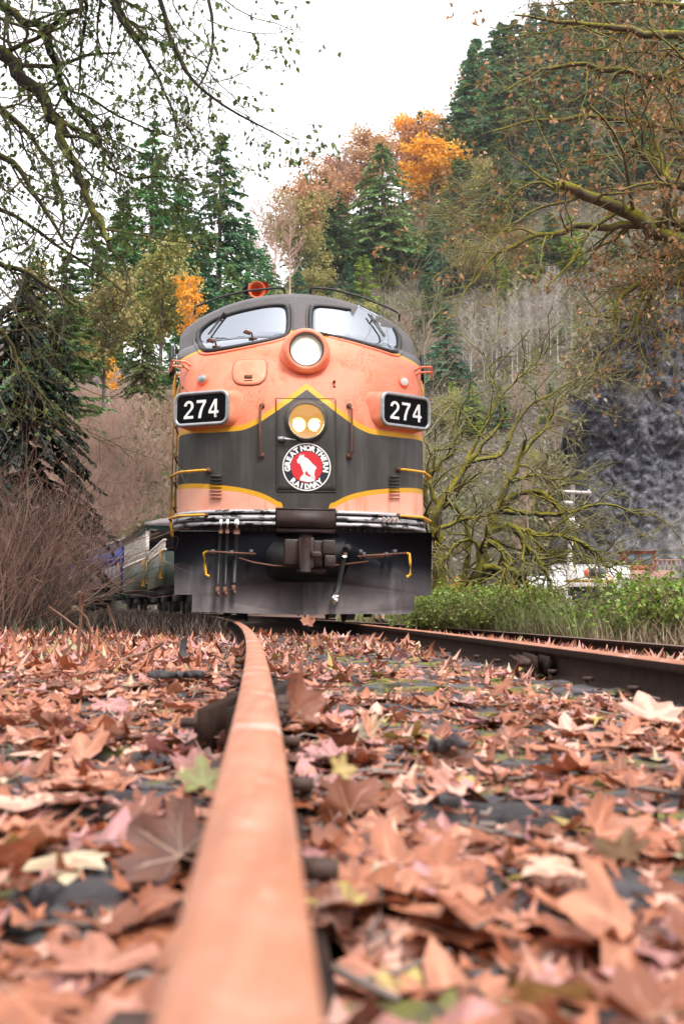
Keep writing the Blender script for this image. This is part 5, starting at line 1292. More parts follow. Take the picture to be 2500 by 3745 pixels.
def bare_mesh(seed, h=11., bark='pale', nb=34, up=.55, rad=.075, twigs=7, ln=(.9, 2.4), rt=(.012, .007)):
    g = np.random.default_rng(seed); K = 9; t = np.linspace(0, 1, K)
    trunk = np.c_[np.cumsum(g.normal(0, .05, K)) * h * .04, np.cumsum(g.normal(0, .05, K)) * h * .04, t * h]
    tr = rad * (1 - t * .88); tb = MB().tube(trunk, tr, 6)
    B1, R1 = grow(trunk[None], tr[None], nb, ln, (35, 60), (0, 0, up), 5, .10, .22, .98, .42, rt[0], g)
    f = np.clip(1.15 - .75 * np.linspace(.2, 1, nb), .3, 1)[:, None, None]; B1 = B1[:, :1] + (B1 - B1[:, :1]) * f
    B2, R2 = grow(B1, R1, twigs, (.3, .95), (25, 55), (0, 0, .35), 3, .15, .2, 1, .6, rt[1], g)
    b2 = MB()
    V, F = tubes_np(B1, R1, 4); b2.add(V, F); V, F = tubes_np(B2, R2, 3); b2.add(V, F)
    return tb.mesh('trunk', BK[bark], True), b2.mesh('crown', BK[bark])
def brush_mesh(seed, h=2., r=1.0, ns=46, bark='brush', twigs=5, rad=.008):
    g = np.random.default_rng(seed); a = g.uniform(0, 2 * math.pi, ns); q = r * .45 * np.sqrt(g.uniform(0, 1, ns)); p = np.c_[q * np.cos(a), q * np.sin(a), np.zeros(ns)]
    d = nrm(np.c_[np.cos(a) * .2, np.sin(a) * .2, np.ones(ns)] + g.normal(size=(ns, 3)) * .25); L = h * g.uniform(.5, 1.1, ns)[:, None] / 6; out = [p]
    for s in range(6): p = p + d * L; out.append(p); d = nrm(d + g.normal(size=(ns, 3)) * .20 + np.c_[np.cos(a) * .3, np.sin(a) * .3, np.full(ns, -.05)] * .10)
    P = np.stack(out, 1); R = rad * g.uniform(.6, 1.3, ns)[:, None] * np.linspace(1, .35, 7)[None]
    B1, R1 = grow(P, R, twigs, (h * .12, h * .34), (20, 50), (0, 0, .2), 4, .16, .25, 1, .6, rad * .35, g)
    B2, R2 = grow(B1, R1, 2, (h * .05, h * .16), (25, 60), (0, 0, .1), 2, .2, .3, 1, .7, rad * .3, g)
    b = MB(); V, F = tubes_np(P, R, 4); b.add(V, F); b2 = MB()
    for x_, y_ in ((B1, R1), (B2, R2)): V, F = tubes_np(x_, y_, 3); b2.add(V, F)
    return b.mesh('stems', BK[bark]), b2.mesh('twigs', BK[bark])
def plant(name, meshes, loc, scale, rot, label, cat, group=None, parts=('trunk', 'crown'), sz=None):
    e = empty(name, loc, (0, 0, rot)); e.scale = (scale, scale, scale if sz is None else sz); tag(e, label, cat, group)
    for n_, m_ in zip(parts, meshes): obj(n_, m_, e, kind='stuff' if n_ in ('twigs', 'leaves', 'stems', 'canes') else None)
    return e

# ================================================================== hillsides
def px2a(px): return (px - 1250) / 3665
def hill_db(px): return np.interp(px, [-3000, 600, 900, 1150, 1500, 5000], [60, 64, 84, 112, 118, 118])
def hill_dr(px): return np.interp(px, [-3000, 600, 900, 1150, 1500, 5000], [115, 115, 150, 215, 245, 260])
def hill_er(px): return np.interp(px, [-3000, 0, 650, 850, 960, 1050, 1350, 1600, 1750, 1880, 2100, 2500, 3400, 5000], [.34, .30, .235, .23, .30, .34, .415, .44, .46, .475, .515, .58, .66, .6])
def hill_pt(px, v):
    px, v = np.asarray(px, float), np.asarray(v, float); vv = np.clip(v, 0, 1)
    Y = hill_db(px) + (hill_dr(px) - hill_db(px)) * v
    e = -.006 + hill_er(px) * vv ** .82
    X = px2a(px) * Y; z = .155 + e * Y - np.clip(v - 1, 0, 9) * 60
    z = z + fbm(X, Y, .09, 4) * 1.3 * np.clip(vv * 4, 0, 1)
    return np.stack([X, Y, z], -1)
def hill_at(px, py):
    """hillside point seen at pixel (px, py)"""
    vs = np.linspace(0, 1, 200); P = hill_pt(np.full(200, px), vs)
    e = (P[:, 2] - .155) / P[:, 1]; y_ = 2226 - 3665 * e * 1.0
    w = np.array([at(px, py, yy)[2] for yy in P[:, 1]]); k = int(np.argmin(np.abs(P[:, 2] - w)))
    return P[k]
def build_hill():
    pxs = np.linspace(-3000, 5000, 260); vs = np.concatenate([np.linspace(-.06, 1, 90), [1.1, 1.3, 1.8]])
    A, Vv = np.meshgrid(pxs, vs); P = hill_pt(A, Vv); r, c = A.shape
    i = np.arange(r - 1)[:, None] * c; j = np.arange(c - 1)[None]
    F = np.stack(np.broadcast_arrays(i + j, i + j + 1, i + c + j + 1, i + c + j), -1).reshape(-1, 4)
    m, N, L, B = nodes_of('autumn_hillside_soil')
    a = noise_n(N, L, .09, 7, .65); b = noise_n(N, L, .7, 8, .7)
    c0 = ramp_n(N, L, a, [(.35, (.085, .060, .056)), (.5, (.105, .088, .06)), (.65, (.075, .10, .036))])
    c0 = mix_n(N, L, ramp_n(N, L, b, [(.42, 0.), (.62, .75)]), c0, (.12, .094, .087))
    L.new(c0, B.inputs['Base Color']); B.inputs['Roughness'].default_value = .95; bump_n(N, L, B, b, 1.0, .8)
    obj('hillside', mesh_np('hillside', P.reshape(-1, 3), [F], m, None, True), kind='structure')
build_hill()
def build_back():      # unseen wooded valley side behind the camera, added for reflections and lighting
    m, N, L, B = nodes_of('distant_dark_forest'); b = noise_n(N, L, .35, 8, .7)
    L.new(ramp_n(N, L, b, [(.35, (.012, .022, .014)), (.55, (.04, .055, .025)), (.75, (.11, .075, .03))]), B.inputs['Base Color']); B.inputs['Roughness'].default_value = .95
    bump_n(N, L, B, b, 1., 2.)
    th = np.radians(np.linspace(118, 242, 90)); rr = np.linspace(26, 120, 24); T, Rr = np.meshgrid(th, rr)
    X, Y = np.sin(T) * Rr, np.cos(T) * Rr; Z = -.6 + (Rr - 26) * .50 * np.clip(1 + .3 * fbm(T * 3, Rr * .02, 2, 2), .3, 2) + fbm(X, Y, .35, 3) * 2.2 * np.clip((Rr - 26) / 10, 0, 1)
    r, c = T.shape; i = np.arange(r - 1)[:, None] * c; j = np.arange(c - 1)[None]
    F = np.stack(np.broadcast_arrays(i + j, i + j + 1, i + c + j + 1, i + c + j), -1).reshape(-1, 4)
    obj('wooded_hill', mesh_np('wooded_hill', np.stack([X, Y, Z], -1).reshape(-1, 3), [F], m, None, True), kind='structure')
build_back()

# rock face of the old quarry -------------------------------------------
def build_rock():
    pxs = np.linspace(1840, 3300, 300); vs = np.linspace(0, 1, 150)
    et = np.interp(pxs, [1840, 1900, 2000, 2080, 2160, 2300, 2500, 2800, 3300], [.02, .06, .115, .19, .285, .335, .36, .37, .36])
    et = et + .022 * np.sin(pxs * .031) * np.sin(pxs * .0127 + 1) + .012 * np.sin(pxs * .09 + 2)
    A, Vv = np.meshgrid(pxs, vs); E = -.012 + et[None] * Vv
    Y = 104 + 13 * Vv + (A - 2100) * -.004; X = px2a(A) * Y; Z = .155 + E * Y
    scree = np.clip((A - 2250) / 350, 0, 1) * np.clip(1 - Vv / .42, 0, 1)
    disp = np.empty(A.shape); it = np.nditer(A, flags=['multi_index'])
    for _ in it:
        ix = it.multi_index; p = Vector((X[ix], Z[ix], Y[ix]))
        q = Vector((p.x * .8 + p.y * .35, p.y * .9 - p.x * .25, p.z))
        f1 = mnoise.voronoi(q * .17)[0]; f2 = mnoise.voronoi(q * .50)[0]; f3 = mnoise.voronoi(q * 1.35)[0]
        disp[ix] = (f1[0] * 3.6 + (f2[1] - f2[0]) * 1.5 + f2[0] * 1.8 + f3[0] * 1.2) + mnoise.fractal(q * .12, 1, 2, 3) * 1.6
    Y = Y + (disp - disp.mean()) * (1 - .8 * scree) + (Vv > .97) * 12 - scree * 9
    Y = Y + np.clip((2060 - A) / 190, 0, 1) ** 1.5 * 18
    X = px2a(A) * Y; Z = .155 + E * Y * 1.0
    r, c = A.shape; i = np.arange(r - 1)[:, None] * c; j = np.arange(c - 1)[None]
    F = np.stack(np.broadcast_arrays(i + j, i + j + 1, i + c + j + 1, i + c + j), -1).reshape(-1, 4)
    m, N, L, B = nodes_of('fractured_blue_grey_rock')
    a = noise_n(N, L, .10, 6, .6); b = noise_n(N, L, 1.1, 9, .75); d = noise_n(N, L, .22, 5, .6)
    vo = N.new('ShaderNodeTexVoronoi'); vo.inputs['Scale'].default_value = .55; tc = N.new('ShaderNodeTexCoord')
    mp = N.new('ShaderNodeMapping'); mp.inputs['Rotation'].default_value = (.4, .5, .2); mp.inputs['Scale'].default_value = (1, 1, 1.6); L.new(tc.outputs['Object'], mp.inputs[0]); L.new(mp.outputs[0], vo.inputs['Vector'])
    s_ = N.new('ShaderNodeSeparateColor'); L.new(vo.outputs['Color'], s_.inputs[0])
    c0 = ramp_n(N, L, b, [(.36, (.020, .019, .032)), (.50, (.085, .083, .108)), (.66, (.34, .33, .36))])
    c0 = mix_n(N, L, math_n(N, L, 'MULTIPLY', s_.outputs[0], .55), c0, (.05, .048, .07))
    c0 = mix_n(N, L, math_n(N, L, 'MULTIPLY', ramp_n(N, L, a, [(.52, 0.), (.64, .7)]), ramp_n(N, L, b, [(.4, 0.), (.6, 1.)])), c0, (.17, .155, .10))
    c0 = mix_n(N, L, math_n(N, L, 'MULTIPLY', ramp_n(N, L, d, [(.58, 0.), (.70, .7)]), ramp_n(N, L, b, [(.42, 0.), (.58, 1.)])), c0, (.30, .33, .32))
    for sc_, wd, am in ((.30, .05, .85), (.85, .07, .7), (2.1, .09, .5)):      # dark cracks between the blocks, put into the colour to strengthen weak shading
        v2 = N.new('ShaderNodeTexVoronoi'); v2.feature = 'DISTANCE_TO_EDGE'; v2.inputs['Scale'].default_value = sc_; L.new(mp.outputs[0], v2.inputs['Vector'])
        c0 = mix_n(N, L, ramp_n(N, L, math_n(N, L, 'ADD', v2.outputs['Distance'], math_n(N, L, 'MULTIPLY_ADD', b, .16, -.08)), [(0, am), (wd, 0.)]), c0, (.018, .017, .024))
    at_ = N.new('ShaderNodeAttribute'); at_.attribute_name = 'tint'
    c0 = mix_n(N, L, math_n(N, L, 'MULTIPLY', at_.outputs['Fac'], math_n(N, L, 'MULTIPLY_ADD', b, 1.2, .25), clamp=True), c0, (.40, .37, .33))
    L.new(c0, B.inputs['Base Color']); B.inputs['Roughness'].default_value = .9; bump_n(N, L, B, b, .9, .5)
    obj('rock_face', mesh_np('rock_face', np.stack([X, Y, Z], -1).reshape(-1, 3), [F], m, None, False, scree.ravel()), kind='structure')
build_rock()
def build_rim():
    n = 9000; px = rng.uniform(1880, 2560, n); e = np.interp(px, [1840, 1900, 2000, 2080, 2160, 2300, 2500, 2800], [.02, .06, .115, .19, .285, .335, .36, .37]); k = np.abs(rng.normal(0, 1, n)); e = e + rng.normal(0, .016, n) - .01; pz = px + rng.normal(0, 26, n)
    cl = fbm(pz * .02, e * 60, 1.0, 3); ok = cl > -.25; pz, e, cl = pz[ok], e[ok], cl[ok]; n = len(pz); Y = rng.uniform(101, 109, n)
    P = np.stack([px2a(pz) * Y, Y, .155 + e * Y], -1); V, F = cards(P, rng.uniform(.35, 1.0, n), nrm(rng.normal(size=(n, 3)) + [0, 0, .4]), .5, .2)
    obj('rim_scrub', mesh_np('rim_scrub', V, [F], LF['scrub'], None, False, np.repeat(np.clip(.45 + cl * .3 + rng.normal(0, .18, n), 0, 1), 4)), kind='stuff', label='scrub and ferns rooted along the edge of the rock face')
build_rim()

# scrub on the slopes -----------------------------------------------------
def build_scrub():
    nc = 6500; px = rng.uniform(500, 2600, nc); v = rng.uniform(0, 1.02, nc); Pc = hill_pt(px, v); per = 15; rad = rng.uniform(.6, 2.0, nc); P = (Pc[:, None] + rng.normal(size=(nc, per, 3)) * rad[:, None, None] * [.55, .55, .6] + np.array([0, 0, .8])).reshape(-1, 3); n = len(P)
    V, F = cards(P, rng.uniform(.25, .75, n), nrm(rng.normal(size=(n, 3)) + [0, 0, .6]), .55, .2)
    t = np.clip(np.repeat(.5 + fbm(Pc[:, 0], Pc[:, 1], .10, 3) * .25 + rng.normal(0, .2, nc), per) + rng.normal(0, .12, n), 0, 1)
    obj('hillside_scrub', mesh_np('hillside_scrub', V, [F], LF['scrub'], None, False, np.repeat(t, 4)), kind='stuff', label='brown and grey scrub covering the hillside')
    n = 9000; P = np.stack([rng.uniform(-30, -3.5, n), rng.uniform(16, 64, n), np.zeros(n)], -1); ok = P[:, 0] < track_x(P[:, 1]) - 3.2; P = P[ok]; n = len(P); P[:, 2] = ground_z(P[:, 0], P[:, 1]) + rng.uniform(0, .7, n)
    V, F = cards(P, rng.uniform(.15, .5, n), nrm(rng.normal(size=(n, 3)) + [0, 0, .8]), .5, .2)
    obj('bank_undergrowth', mesh_np('bank_undergrowth', V, [F], LF['scrub'], None, False, np.repeat(rng.uniform(0, 1, n), 4)), kind='stuff', label='low dry undergrowth on the bank beside the train')
build_scrub()

# tree stock -----------------------------------------------------------
FIR = [conifer_mesh(100 + k, 10, 2.1 + .25 * (k % 3), 190, 62, .30 + .1 * (k % 2), .40, 'fir_blue' if k % 2 else 'fir', asp=.30) for k in range(4)]
CED = [conifer_mesh(120 + k, 10, 2.7, 210, 62, .55, .42, 'cedar', .02, .75, asp=.32) for k in range(2)]
BRI = [conifer_mesh(130, 10, 2.6, 110, 22, .2, .8, 'bright', .03, .8)]
ORA = [leafy_mesh(140, 9, 3.0, 'orange', 46, 80, .42, 'fir', .15)]
OCH = [leafy_mesh(150 + k, 9, 2.6, 'ochre', 60, 60, .30, 'fir', .17) for k in range(2)]
OLI = [leafy_mesh(160 + k, 9, 2.6, 'olive', 70, 70, .28, 'fir', .17) for k in range(2)]
ALD = [bare_mesh(170 + k, 11, 'pale', 44, .5, .09, 10, rt=(.030, .020)) for k in range(4)]
GREYB = [bare_mesh(180 + k, 9, 'brushpale', 46, .25, .09, 11, (1.4, 3.4), rt=(.028, .018)) for k in range(2)]
def hill_tree(kind, px, py_base, py_top, label, cat, group, lat=1.0, Y=None):
    stock, name = {'fir': (FIR, 'fir_tree'), 'cedar': (CED, 'cedar_tree'), 'bright': (BRI, 'young_conifer'), 'orange': (ORA, 'maple_tree'), 'ochre': (OCH, 'maple_tree'), 'olive': (OLI, 'broadleaf_tree'), 'alder': (ALD, 'alder_tree'), 'grey': (GREYB, 'bare_tree')}[kind]
    p = hill_at(px, py_base) if Y is None else at(px, py_base, Y)
    h = at(px, py_top, p[1])[2] - p[2]; ref = {'alder': 11, 'orange': 9.6, 'ochre': 9.6, 'olive': 9.6, 'grey': 10}.get(kind, 10)
    s = h / ref; m_ = stock[int(rng.integers(len(stock)))]
    e = plant(name, m_, p - [0, 0, .3], s * lat, rng.uniform(0, 6.28), label, cat, group, sz=s); return e
HT = [  # prominent trees: kind, px, base y, top y, width factor, label
    ('cedar', 1403, 985, 505, 1.15, 'broad light green conifer at the middle of the hillside, left of the orange maple'),
    ('fir', 1178, 985, 640, 1.0, 'dark narrow conifer at the left foot of the wooded hill'),
    ('fir', 1725, 590, 335, 1.1, 'blue green conifer high on the slope below the ridge notch'),
    ('fir', 1850, 860, 530, 1.0, 'tall mid green conifer to the right of the orange maple'),
    ('fir', 1600, 1000, 755, 1.0, 'dark conifer directly below the orange maple'),
    ('fir', 1590, 1215, 975, .9, 'slim dark green conifer standing above the bare pale tree'),
    ('fir', 1640, 1420, 1100, 1.0, 'dense dark conifer beside the locomotive cab roof'),
    ('fir', 1700, 1010, 790, 1.1, 'mid green conifer halfway up, left of the bare alders'),
    ('fir', 1545, 490, 400, .8, 'little spire conifer standing out on the ridge line'),
    ('bright', 1880, 1110, 930, .9, 'yellow green young conifer above the bare alders'),
    ('bright', 2055, 965, 860, 1.2, 'small bright yellow green conifer alone on bare soil'),
    ('fir', 2090, 1255, 1110, 1.0, 'small blue green conifer at the right end of the alders'),
    ('fir', 1730, 1560, 1350, 1.0, 'dark green conifer low on the slope above the mossy tree'),
    ('bright', 1660, 1540, 1385, 1.1, 'yellow green young conifer beside the right number board'),
    ('cedar', 2280, 960, 810, 1.2, 'bushy green conifer at the top of the rock face'),
    ('orange', 1600, 800, 540, 1.35, 'vivid orange maple in the middle of the hillside'),
    ('orange', 1530, 545, 430, 1.0, 'orange maple on the ridge line'),
    ('ochre', 1350, 620, 500, 1.0, 'rusty maple on the ridge above the broad conifer'),
    ('ochre', 1255, 690, 575, 1.0, 'rusty maple at the left end of the ridge'),
    ('ochre', 1180, 760, 650, 1.0, 'rusty maple behind the dark narrow conifer'),
    ('orange', 1240, 850, 680, .9, 'orange maple lower on the left side of the hill'),
    ('olive', 1640, 650, 500, 1.2, 'olive green broadleaf tree just under the ridge'),
    ('olive', 1500, 985, 830, 1.2, 'yellowish broadleaf tree at the foot of the broad conifer'),
    ('olive', 1085, 1115, 985, 1.2, 'rounded golden olive tree rising behind the cab roof'),
    ('bright', 1420, 1050, 940, 1.3, 'low yellow green tree above the bare brown scrub')]
for kd, px, yb, yt, lt, lab in HT: hill_tree(kd, px, yb, yt, lab, 'tree', None, lt * {'fir': 1.5, 'cedar': 1.3, 'bright': 1.35}.get(kd, 1))
# the woods that fill the slope, row by row
def row(kind_list, ys, x0, x1, n, hgt, what, jit=45, lat=1.0):
    hgt *= 1.1
    xs = np.linspace(x0, x1, n) + rng.uniform(-jit, jit, n) * .6; xs.sort()
    k = -1
    for px in xs:
        kd = kind_list[int(rng.integers(len(kind_list)))]; yb = np.interp(px, *ys) + rng.uniform(-jit, jit) * .7
        if (1290 < px < 1510 and 850 < yb < 1120) or (1510 < px < 1690 and 740 < yb < 1010): continue      # the broad conifer and the orange maple stand clear here
        k += 1
        kn = {'fir': 'fir', 'cedar': 'cedar', 'olive': 'olive broadleaf tree', 'ochre': 'rusty maple', 'grey': 'bare grey tree', 'alder': 'bare pale alder', 'bright': 'yellow green conifer'}[kd]
        hill_tree(kd, px, yb, yb - hgt * rng.uniform(.75, 1.2), f'{kn} {what}, {ORD[k]} tree from the left', 'tree', what, lat * (1.3 if kd in ('fir', 'cedar') else 1))
row(['fir', 'fir', 'fir', 'cedar', 'fir'], ([1000, 1350, 1600, 1750, 1880, 2100, 2500], [800, 540, 455, 360, 290, 170, 40]), 1730, 2500, 18, 190, 'along the ridge', 30, 1.2)
row(['ochre', 'ochre', 'grey', 'ochre'], ([1000, 1350, 1600], [830, 600, 510]), 1090, 1560, 7, 100, 'along the lower left ridge', 20, 1.3)
row(['fir', 'fir', 'cedar', 'fir', 'fir'], ([1000, 1400, 1750, 2100, 2500], [930, 780, 600, 430, 330]), 1600, 2520, 18, 250, 'on the upper slope', 45, 1.3)
row(['fir', 'fir', 'cedar', 'fir', 'cedar', 'olive'], ([1050, 1400, 1750, 2200, 2500], [1060, 1000, 830, 700, 620]), 1080, 2500, 22, 260, 'on the middle slope', 50, 1.3)
row(['fir', 'olive', 'fir', 'olive', 'bright'], ([1050, 1400, 1750, 2000], [1180, 1120, 1060, 1000]), 1000, 2100, 18, 190, 'below the middle slope', 40, 1.2)
row(['grey', 'grey', 'olive', 'fir'], ([900, 1250, 1600, 2000], [1260, 1240, 1330, 1300]), 950, 1640, 12, 180, 'on the lower slope behind the cab', 30, 1.2)
row(['grey', 'fir', 'olive', 'bright'], ([1500, 1750, 2050], [1640, 1600, 1500]), 1560, 2000, 6, 170, 'on the lower slope above the mossy tree', 30, 1.1)
for k, (kd, px, yb, yt, Y) in enumerate([('grey', 1930, 1950, 1700, 100), ('olive', 1985, 1800, 1640, 106), ('grey', 2030, 1640, 1440, 110), ('fir', 2010, 1560, 1390, 112), ('grey', 2090, 1460, 1270, 113), ('olive', 2140, 1330, 1190, 114), ('grey', 2170, 1220, 1060, 116), ('grey', 1900, 2030, 1880, 98),
                                         ('olive', 2260, 1180, 1080, 117), ('grey', 2350, 1130, 1000, 118), ('olive', 2440, 1110, 1010, 118)]):
    hill_tree(kd, px, yb, yt, f"{ {'grey': 'bare grey shrub', 'olive': 'olive shrub', 'fir': 'small conifer'}[kd] } clinging to the rim of the rock face, {ORD[k]} plant up the rim", 'tree', 'plants along the rim of the rock', 1.2, Y)
# pale alders in the notch
ax_ = np.sort(np.concatenate([np.linspace(1700, 2110, 17) + rng.uniform(-9, 9, 17)]))
for k, px in enumerate(ax_):
    yb = np.interp(px, [1700, 1850, 2000, 2120], [1400, 1390, 1340, 1260]) + rng.uniform(-90, 60); yt = np.interp(px, [1700, 1850, 2000, 2120], [1130, 1110, 1000, 1090]) + rng.uniform(-70, 70)
    hill_tree('alder', px, yb, yt, f'slender bare pale alder on the slope, {ORD[k]} of the stand from the left', 'tree', 'bare pale alders on the slope', .85)
# woods on the left, behind the train
LT_ = [('fir', 800, 1180, 465, 70, 1.25, 'tallest blue green conifer left of the locomotive'), ('fir', 660, 1240, 600, 74, 1.2, 'dark conifer close behind the tallest one on its left'),
       ('fir', 900, 1190, 760, 84, 1.3, 'dark conifer to the right of the tallest one, above the cab'), ('fir', 545, 1280, 420, 78, 1.1, 'tall hazy conifer seen through the alder twigs'),
       ('fir', 720, 1260, 800, 62, 1.3, 'dark bushy conifer above the orange horn'), ('fir', 440, 1330, 690, 70, 1.3, 'dark conifer left of the yellow maple'),
       ('fir', 330, 1380, 760, 66, 1.2, 'dark conifer behind the mossy alder limbs'), ('fir', 965, 1160, 880, 92, 1.3, 'small dark conifer where the slope meets the hill'),
       ('olive', 585, 1370, 880, 58, 1.1, 'olive green broadleaf tree behind the yellow maple'), ('cedar', 840, 1210, 930, 66, 1.2, 'bushy green conifer right behind the cab roof'),
       ('grey', 1010, 1100, 700, 100, 1.0, 'tall thin bare tree in the gap of the hills'), ('grey', 950, 1110, 690, 96, .8, 'thin bare tree left of the gap between the hills'), ('grey', 1060, 1080, 690, 112, .9, 'thin bare tree right of the gap between the hills'),
       ('cedar', 520, 1420, 1120, 50, 1.3, 'green conifer above the pink brush'), ('fir', 640, 1420, 1180, 52, 1.4, 'dark conifer just left of the cab window'),
       ('olive', 180, 1500, 980, 46, 1.0, 'olive broadleaf tree filling the left behind the alder'), ('olive', 380, 1480, 1000, 48, 1.0, 'broadleaf tree behind the tips of the alder limbs'),
       ('fir', 80, 1560, 1020, 40, 1.2, 'dark conifer at the far left edge'), ('fir', 230, 1540, 900, 44, 1.4, 'dark conifer above the black spruce')]
for kd, px, yb, yt, Y, lt, lab in LT_: hill_tree(kd, px, yb, yt, lab, 'tree', None, lt, Y)
YM = leafy_mesh(190, 9, 2.0, 'orange', 30, 55, .30, 'pale', .16)
p = at(690, 1330, 48); plant('maple_tree', YM, p, (at(690, 985, 48)[2] - p[2]) / 9.6, 1.0, 'golden orange maple beside the cab behind the locomotive', 'tree')
p = at(400, 1480, 56); plant('maple_tree', YM, p, .30, 2.2, 'small orange maple at the top of the pink brush', 'tree')
# pinkish brush bank above the coaches
PB = [brush_mesh(200 + k, 4.2, 3.2, 60, 'brushpale', 6, .020) for k in range(3)]
k = 0
for rn, yb in zip(('topmost', 'second highest', 'third highest', 'fourth highest', 'fifth highest', 'lowest'), (1500, 1600, 1700, 1800, 1900, 2000)):
    for q_, px in enumerate(np.linspace(180, 700, 7) + rng.uniform(-25, 25, 7)):
        p = hill_at(px, yb); s = rng.uniform(.8, 1.25)
        plant('bare_shrub', PB[k % 3], p - [0, 0, .2], s, rng.uniform(0, 6.3), f'leafless pinkish brown shrub above the coaches, {ORD[q_]} from the left in the {rn} row', 'shrub', 'pinkish thicket above the coaches', ('stems', 'twigs')); k += 1

# ================================================================== near plants, left
SP = conifer_mesh(300, 5.4, 1.6, 260, 150, .62, .15, 'spruce', .10, .62)
plant('spruce_tree', SP, [at(70, 2226, 15.0)[0], 15.0, -.1], 1.0, .4, 'black green spruce with drooping boughs above the bare brush', 'tree')
plant('spruce_tree', SP, [at(-330, 2226, 12.5)[0], 12.5, -.1], 1.05, 2.1, 'second dark spruce at the left edge beside the black green spruce', 'tree')
BR = [brush_mesh(310 + k, 1.9, .8, 44, ('brush', 'brushdark', 'brush')[k], 6, .007) for k in range(3)]
spots = [(-90, 8.6, .9, 'brown leafless brush at the far left edge of the rail bed'), (30, 9.2, .85, 'second bare brown shrub from the left edge, before the spruce'), (130, 9.4, .75, 'dense bare brush behind the dead stalks'), (85, 10.4, .85, 'tall bare brush with twigs reaching the blue coach'),
         (110, 11.6, .8, 'outermost bare brush overlapping the blue coach'), (-20, 11.0, 1.05, 'bare brush standing close in front of the spruce'), (100, 11.8, 1.05, 'bare brush behind the dense clump, under the spruce boughs'), (140, 13.0, 1.0, 'bare brush farthest back beside the coaches'),
         (-160, 10.0, 1.2, 'bare brush cut by the left edge of the view'), (120, 14.6, .6, 'thin bare brush at the foot of the blue coach')]
for k, (px, Y, s, lab) in enumerate(spots):
    x_ = at(px, 2226, Y)[0]; plant('bare_shrub', BR[k % 3], [x_, Y, float(ground_z(x_, Y)) - .05], s, rng.uniform(0, 6.3), lab, 'shrub', 'bare brown brush beside the track', ('stems', 'twigs'))
def low_weeds(name, n, xr, yr, hr, leaf, label, thick=.010, m=None, lean=.35):
    x = rng.uniform(*xr, n); y = rng.uniform(*yr, n); z = ground_z(x, y); h = rng.uniform(*hr, n); a = rng.uniform(0, 6.28, n)
    d = np.c_[np.cos(a), np.sin(a), np.zeros(n)] * (h * rng.uniform(.1, lean * 2, n))[:, None]
    P = np.c_[x, y, z]; T = np.linspace(0, 1, 4); Q = np.stack([P + d * t ** 2 + np.c_[np.zeros(n), np.zeros(n), h * (t - .18 * t * t)] for t in T], 1)
    w = np.c_[-np.sin(a), np.cos(a), np.zeros(n)] * thick; V = []
    for k_, wt in enumerate((1, .9, .6, .08)): V += [Q[:, k_] - w * wt, Q[:, k_] + w * wt]
    V = np.stack(V, 1).reshape(-1, 3); F = np.concatenate([np.stack([np.arange(n) * 8 + o_ for o_ in (2 * k_, 2 * k_ + 1, 2 * k_ + 3, 2 * k_ + 2)], 1) for k_ in range(3)])
    return obj(name, mesh_np(name, V, [F], LF[leaf] if m is None else m, None, False, np.repeat(np.clip(rng.normal(.5, .25, n), 0, 1), 8)), kind='stuff', label=label)
LF['dry'] = leaf_mat('dry_straw_grass', (.12, .09, .055), (.26, .20, .12), (.42, .34, .22), .2, .6, .05)
LF['grass'] = leaf_mat('green_grass', (.09, .12, .03), (.24, .31, .09), (.46, .52, .26), .3, .45, .05)
LF['dusk'] = leaf_mat('grey_green_weeds', (.025, .028, .016), (.06, .065, .035), (.13, .12, .08), .2, .6, .05)
LF['wood'] = leaf_mat('dead_brushwood', (.022, .015, .012), (.06, .042, .034), (.16, .115, .09), .05, .8, .05)
low_weeds('dry_weeds', 5200, (-6.4, -2.2), (7.8, 16), (.06, .28), 'dusk', 'low grey green weeds under the bare brush')
# ================================================================== near plants, right
def zone(n, yr, d0, d1):
    y = rng.uniform(*yr, n); return track_x(y) + rng.uniform(d0, d1, n), y
def blades(name, n, yr, d0, d1, hr, leaf, label, thick):
    x, y = zone(n, yr, d0, d1); o = low_weeds(name, n, (0, 1), (0, 1), hr, leaf, label, thick)
    V = np.empty(n * 24, np.float32); me = o.data; me.vertices.foreach_get('co', V); V = V.reshape(n, 8, 3)
    base = (V[:, 0] + V[:, 1]) / 2; V += (np.stack([x, y, ground_z(x, y)], -1) - base)[:, None]; me.vertices.foreach_set('co', V.ravel()); me.update()
blades('green_grass', 17000, (12.5, 30), 4.35, 9.5, (.25, .85), 'grass', 'long green grass between the siding and the mossy tree', .008)
blades('dry_grass', 9000, (10.5, 28), 4.25, 6.6, (.15, .55), 'dry', 'dry straw coloured grass along the siding rail', .007)
blades('brushwood', 15000, (9.8, 25), -3.0, -.16, (.10, .36), 'wood', 'dark low brushwood and dead stems on the left shoulder of the track', .006)
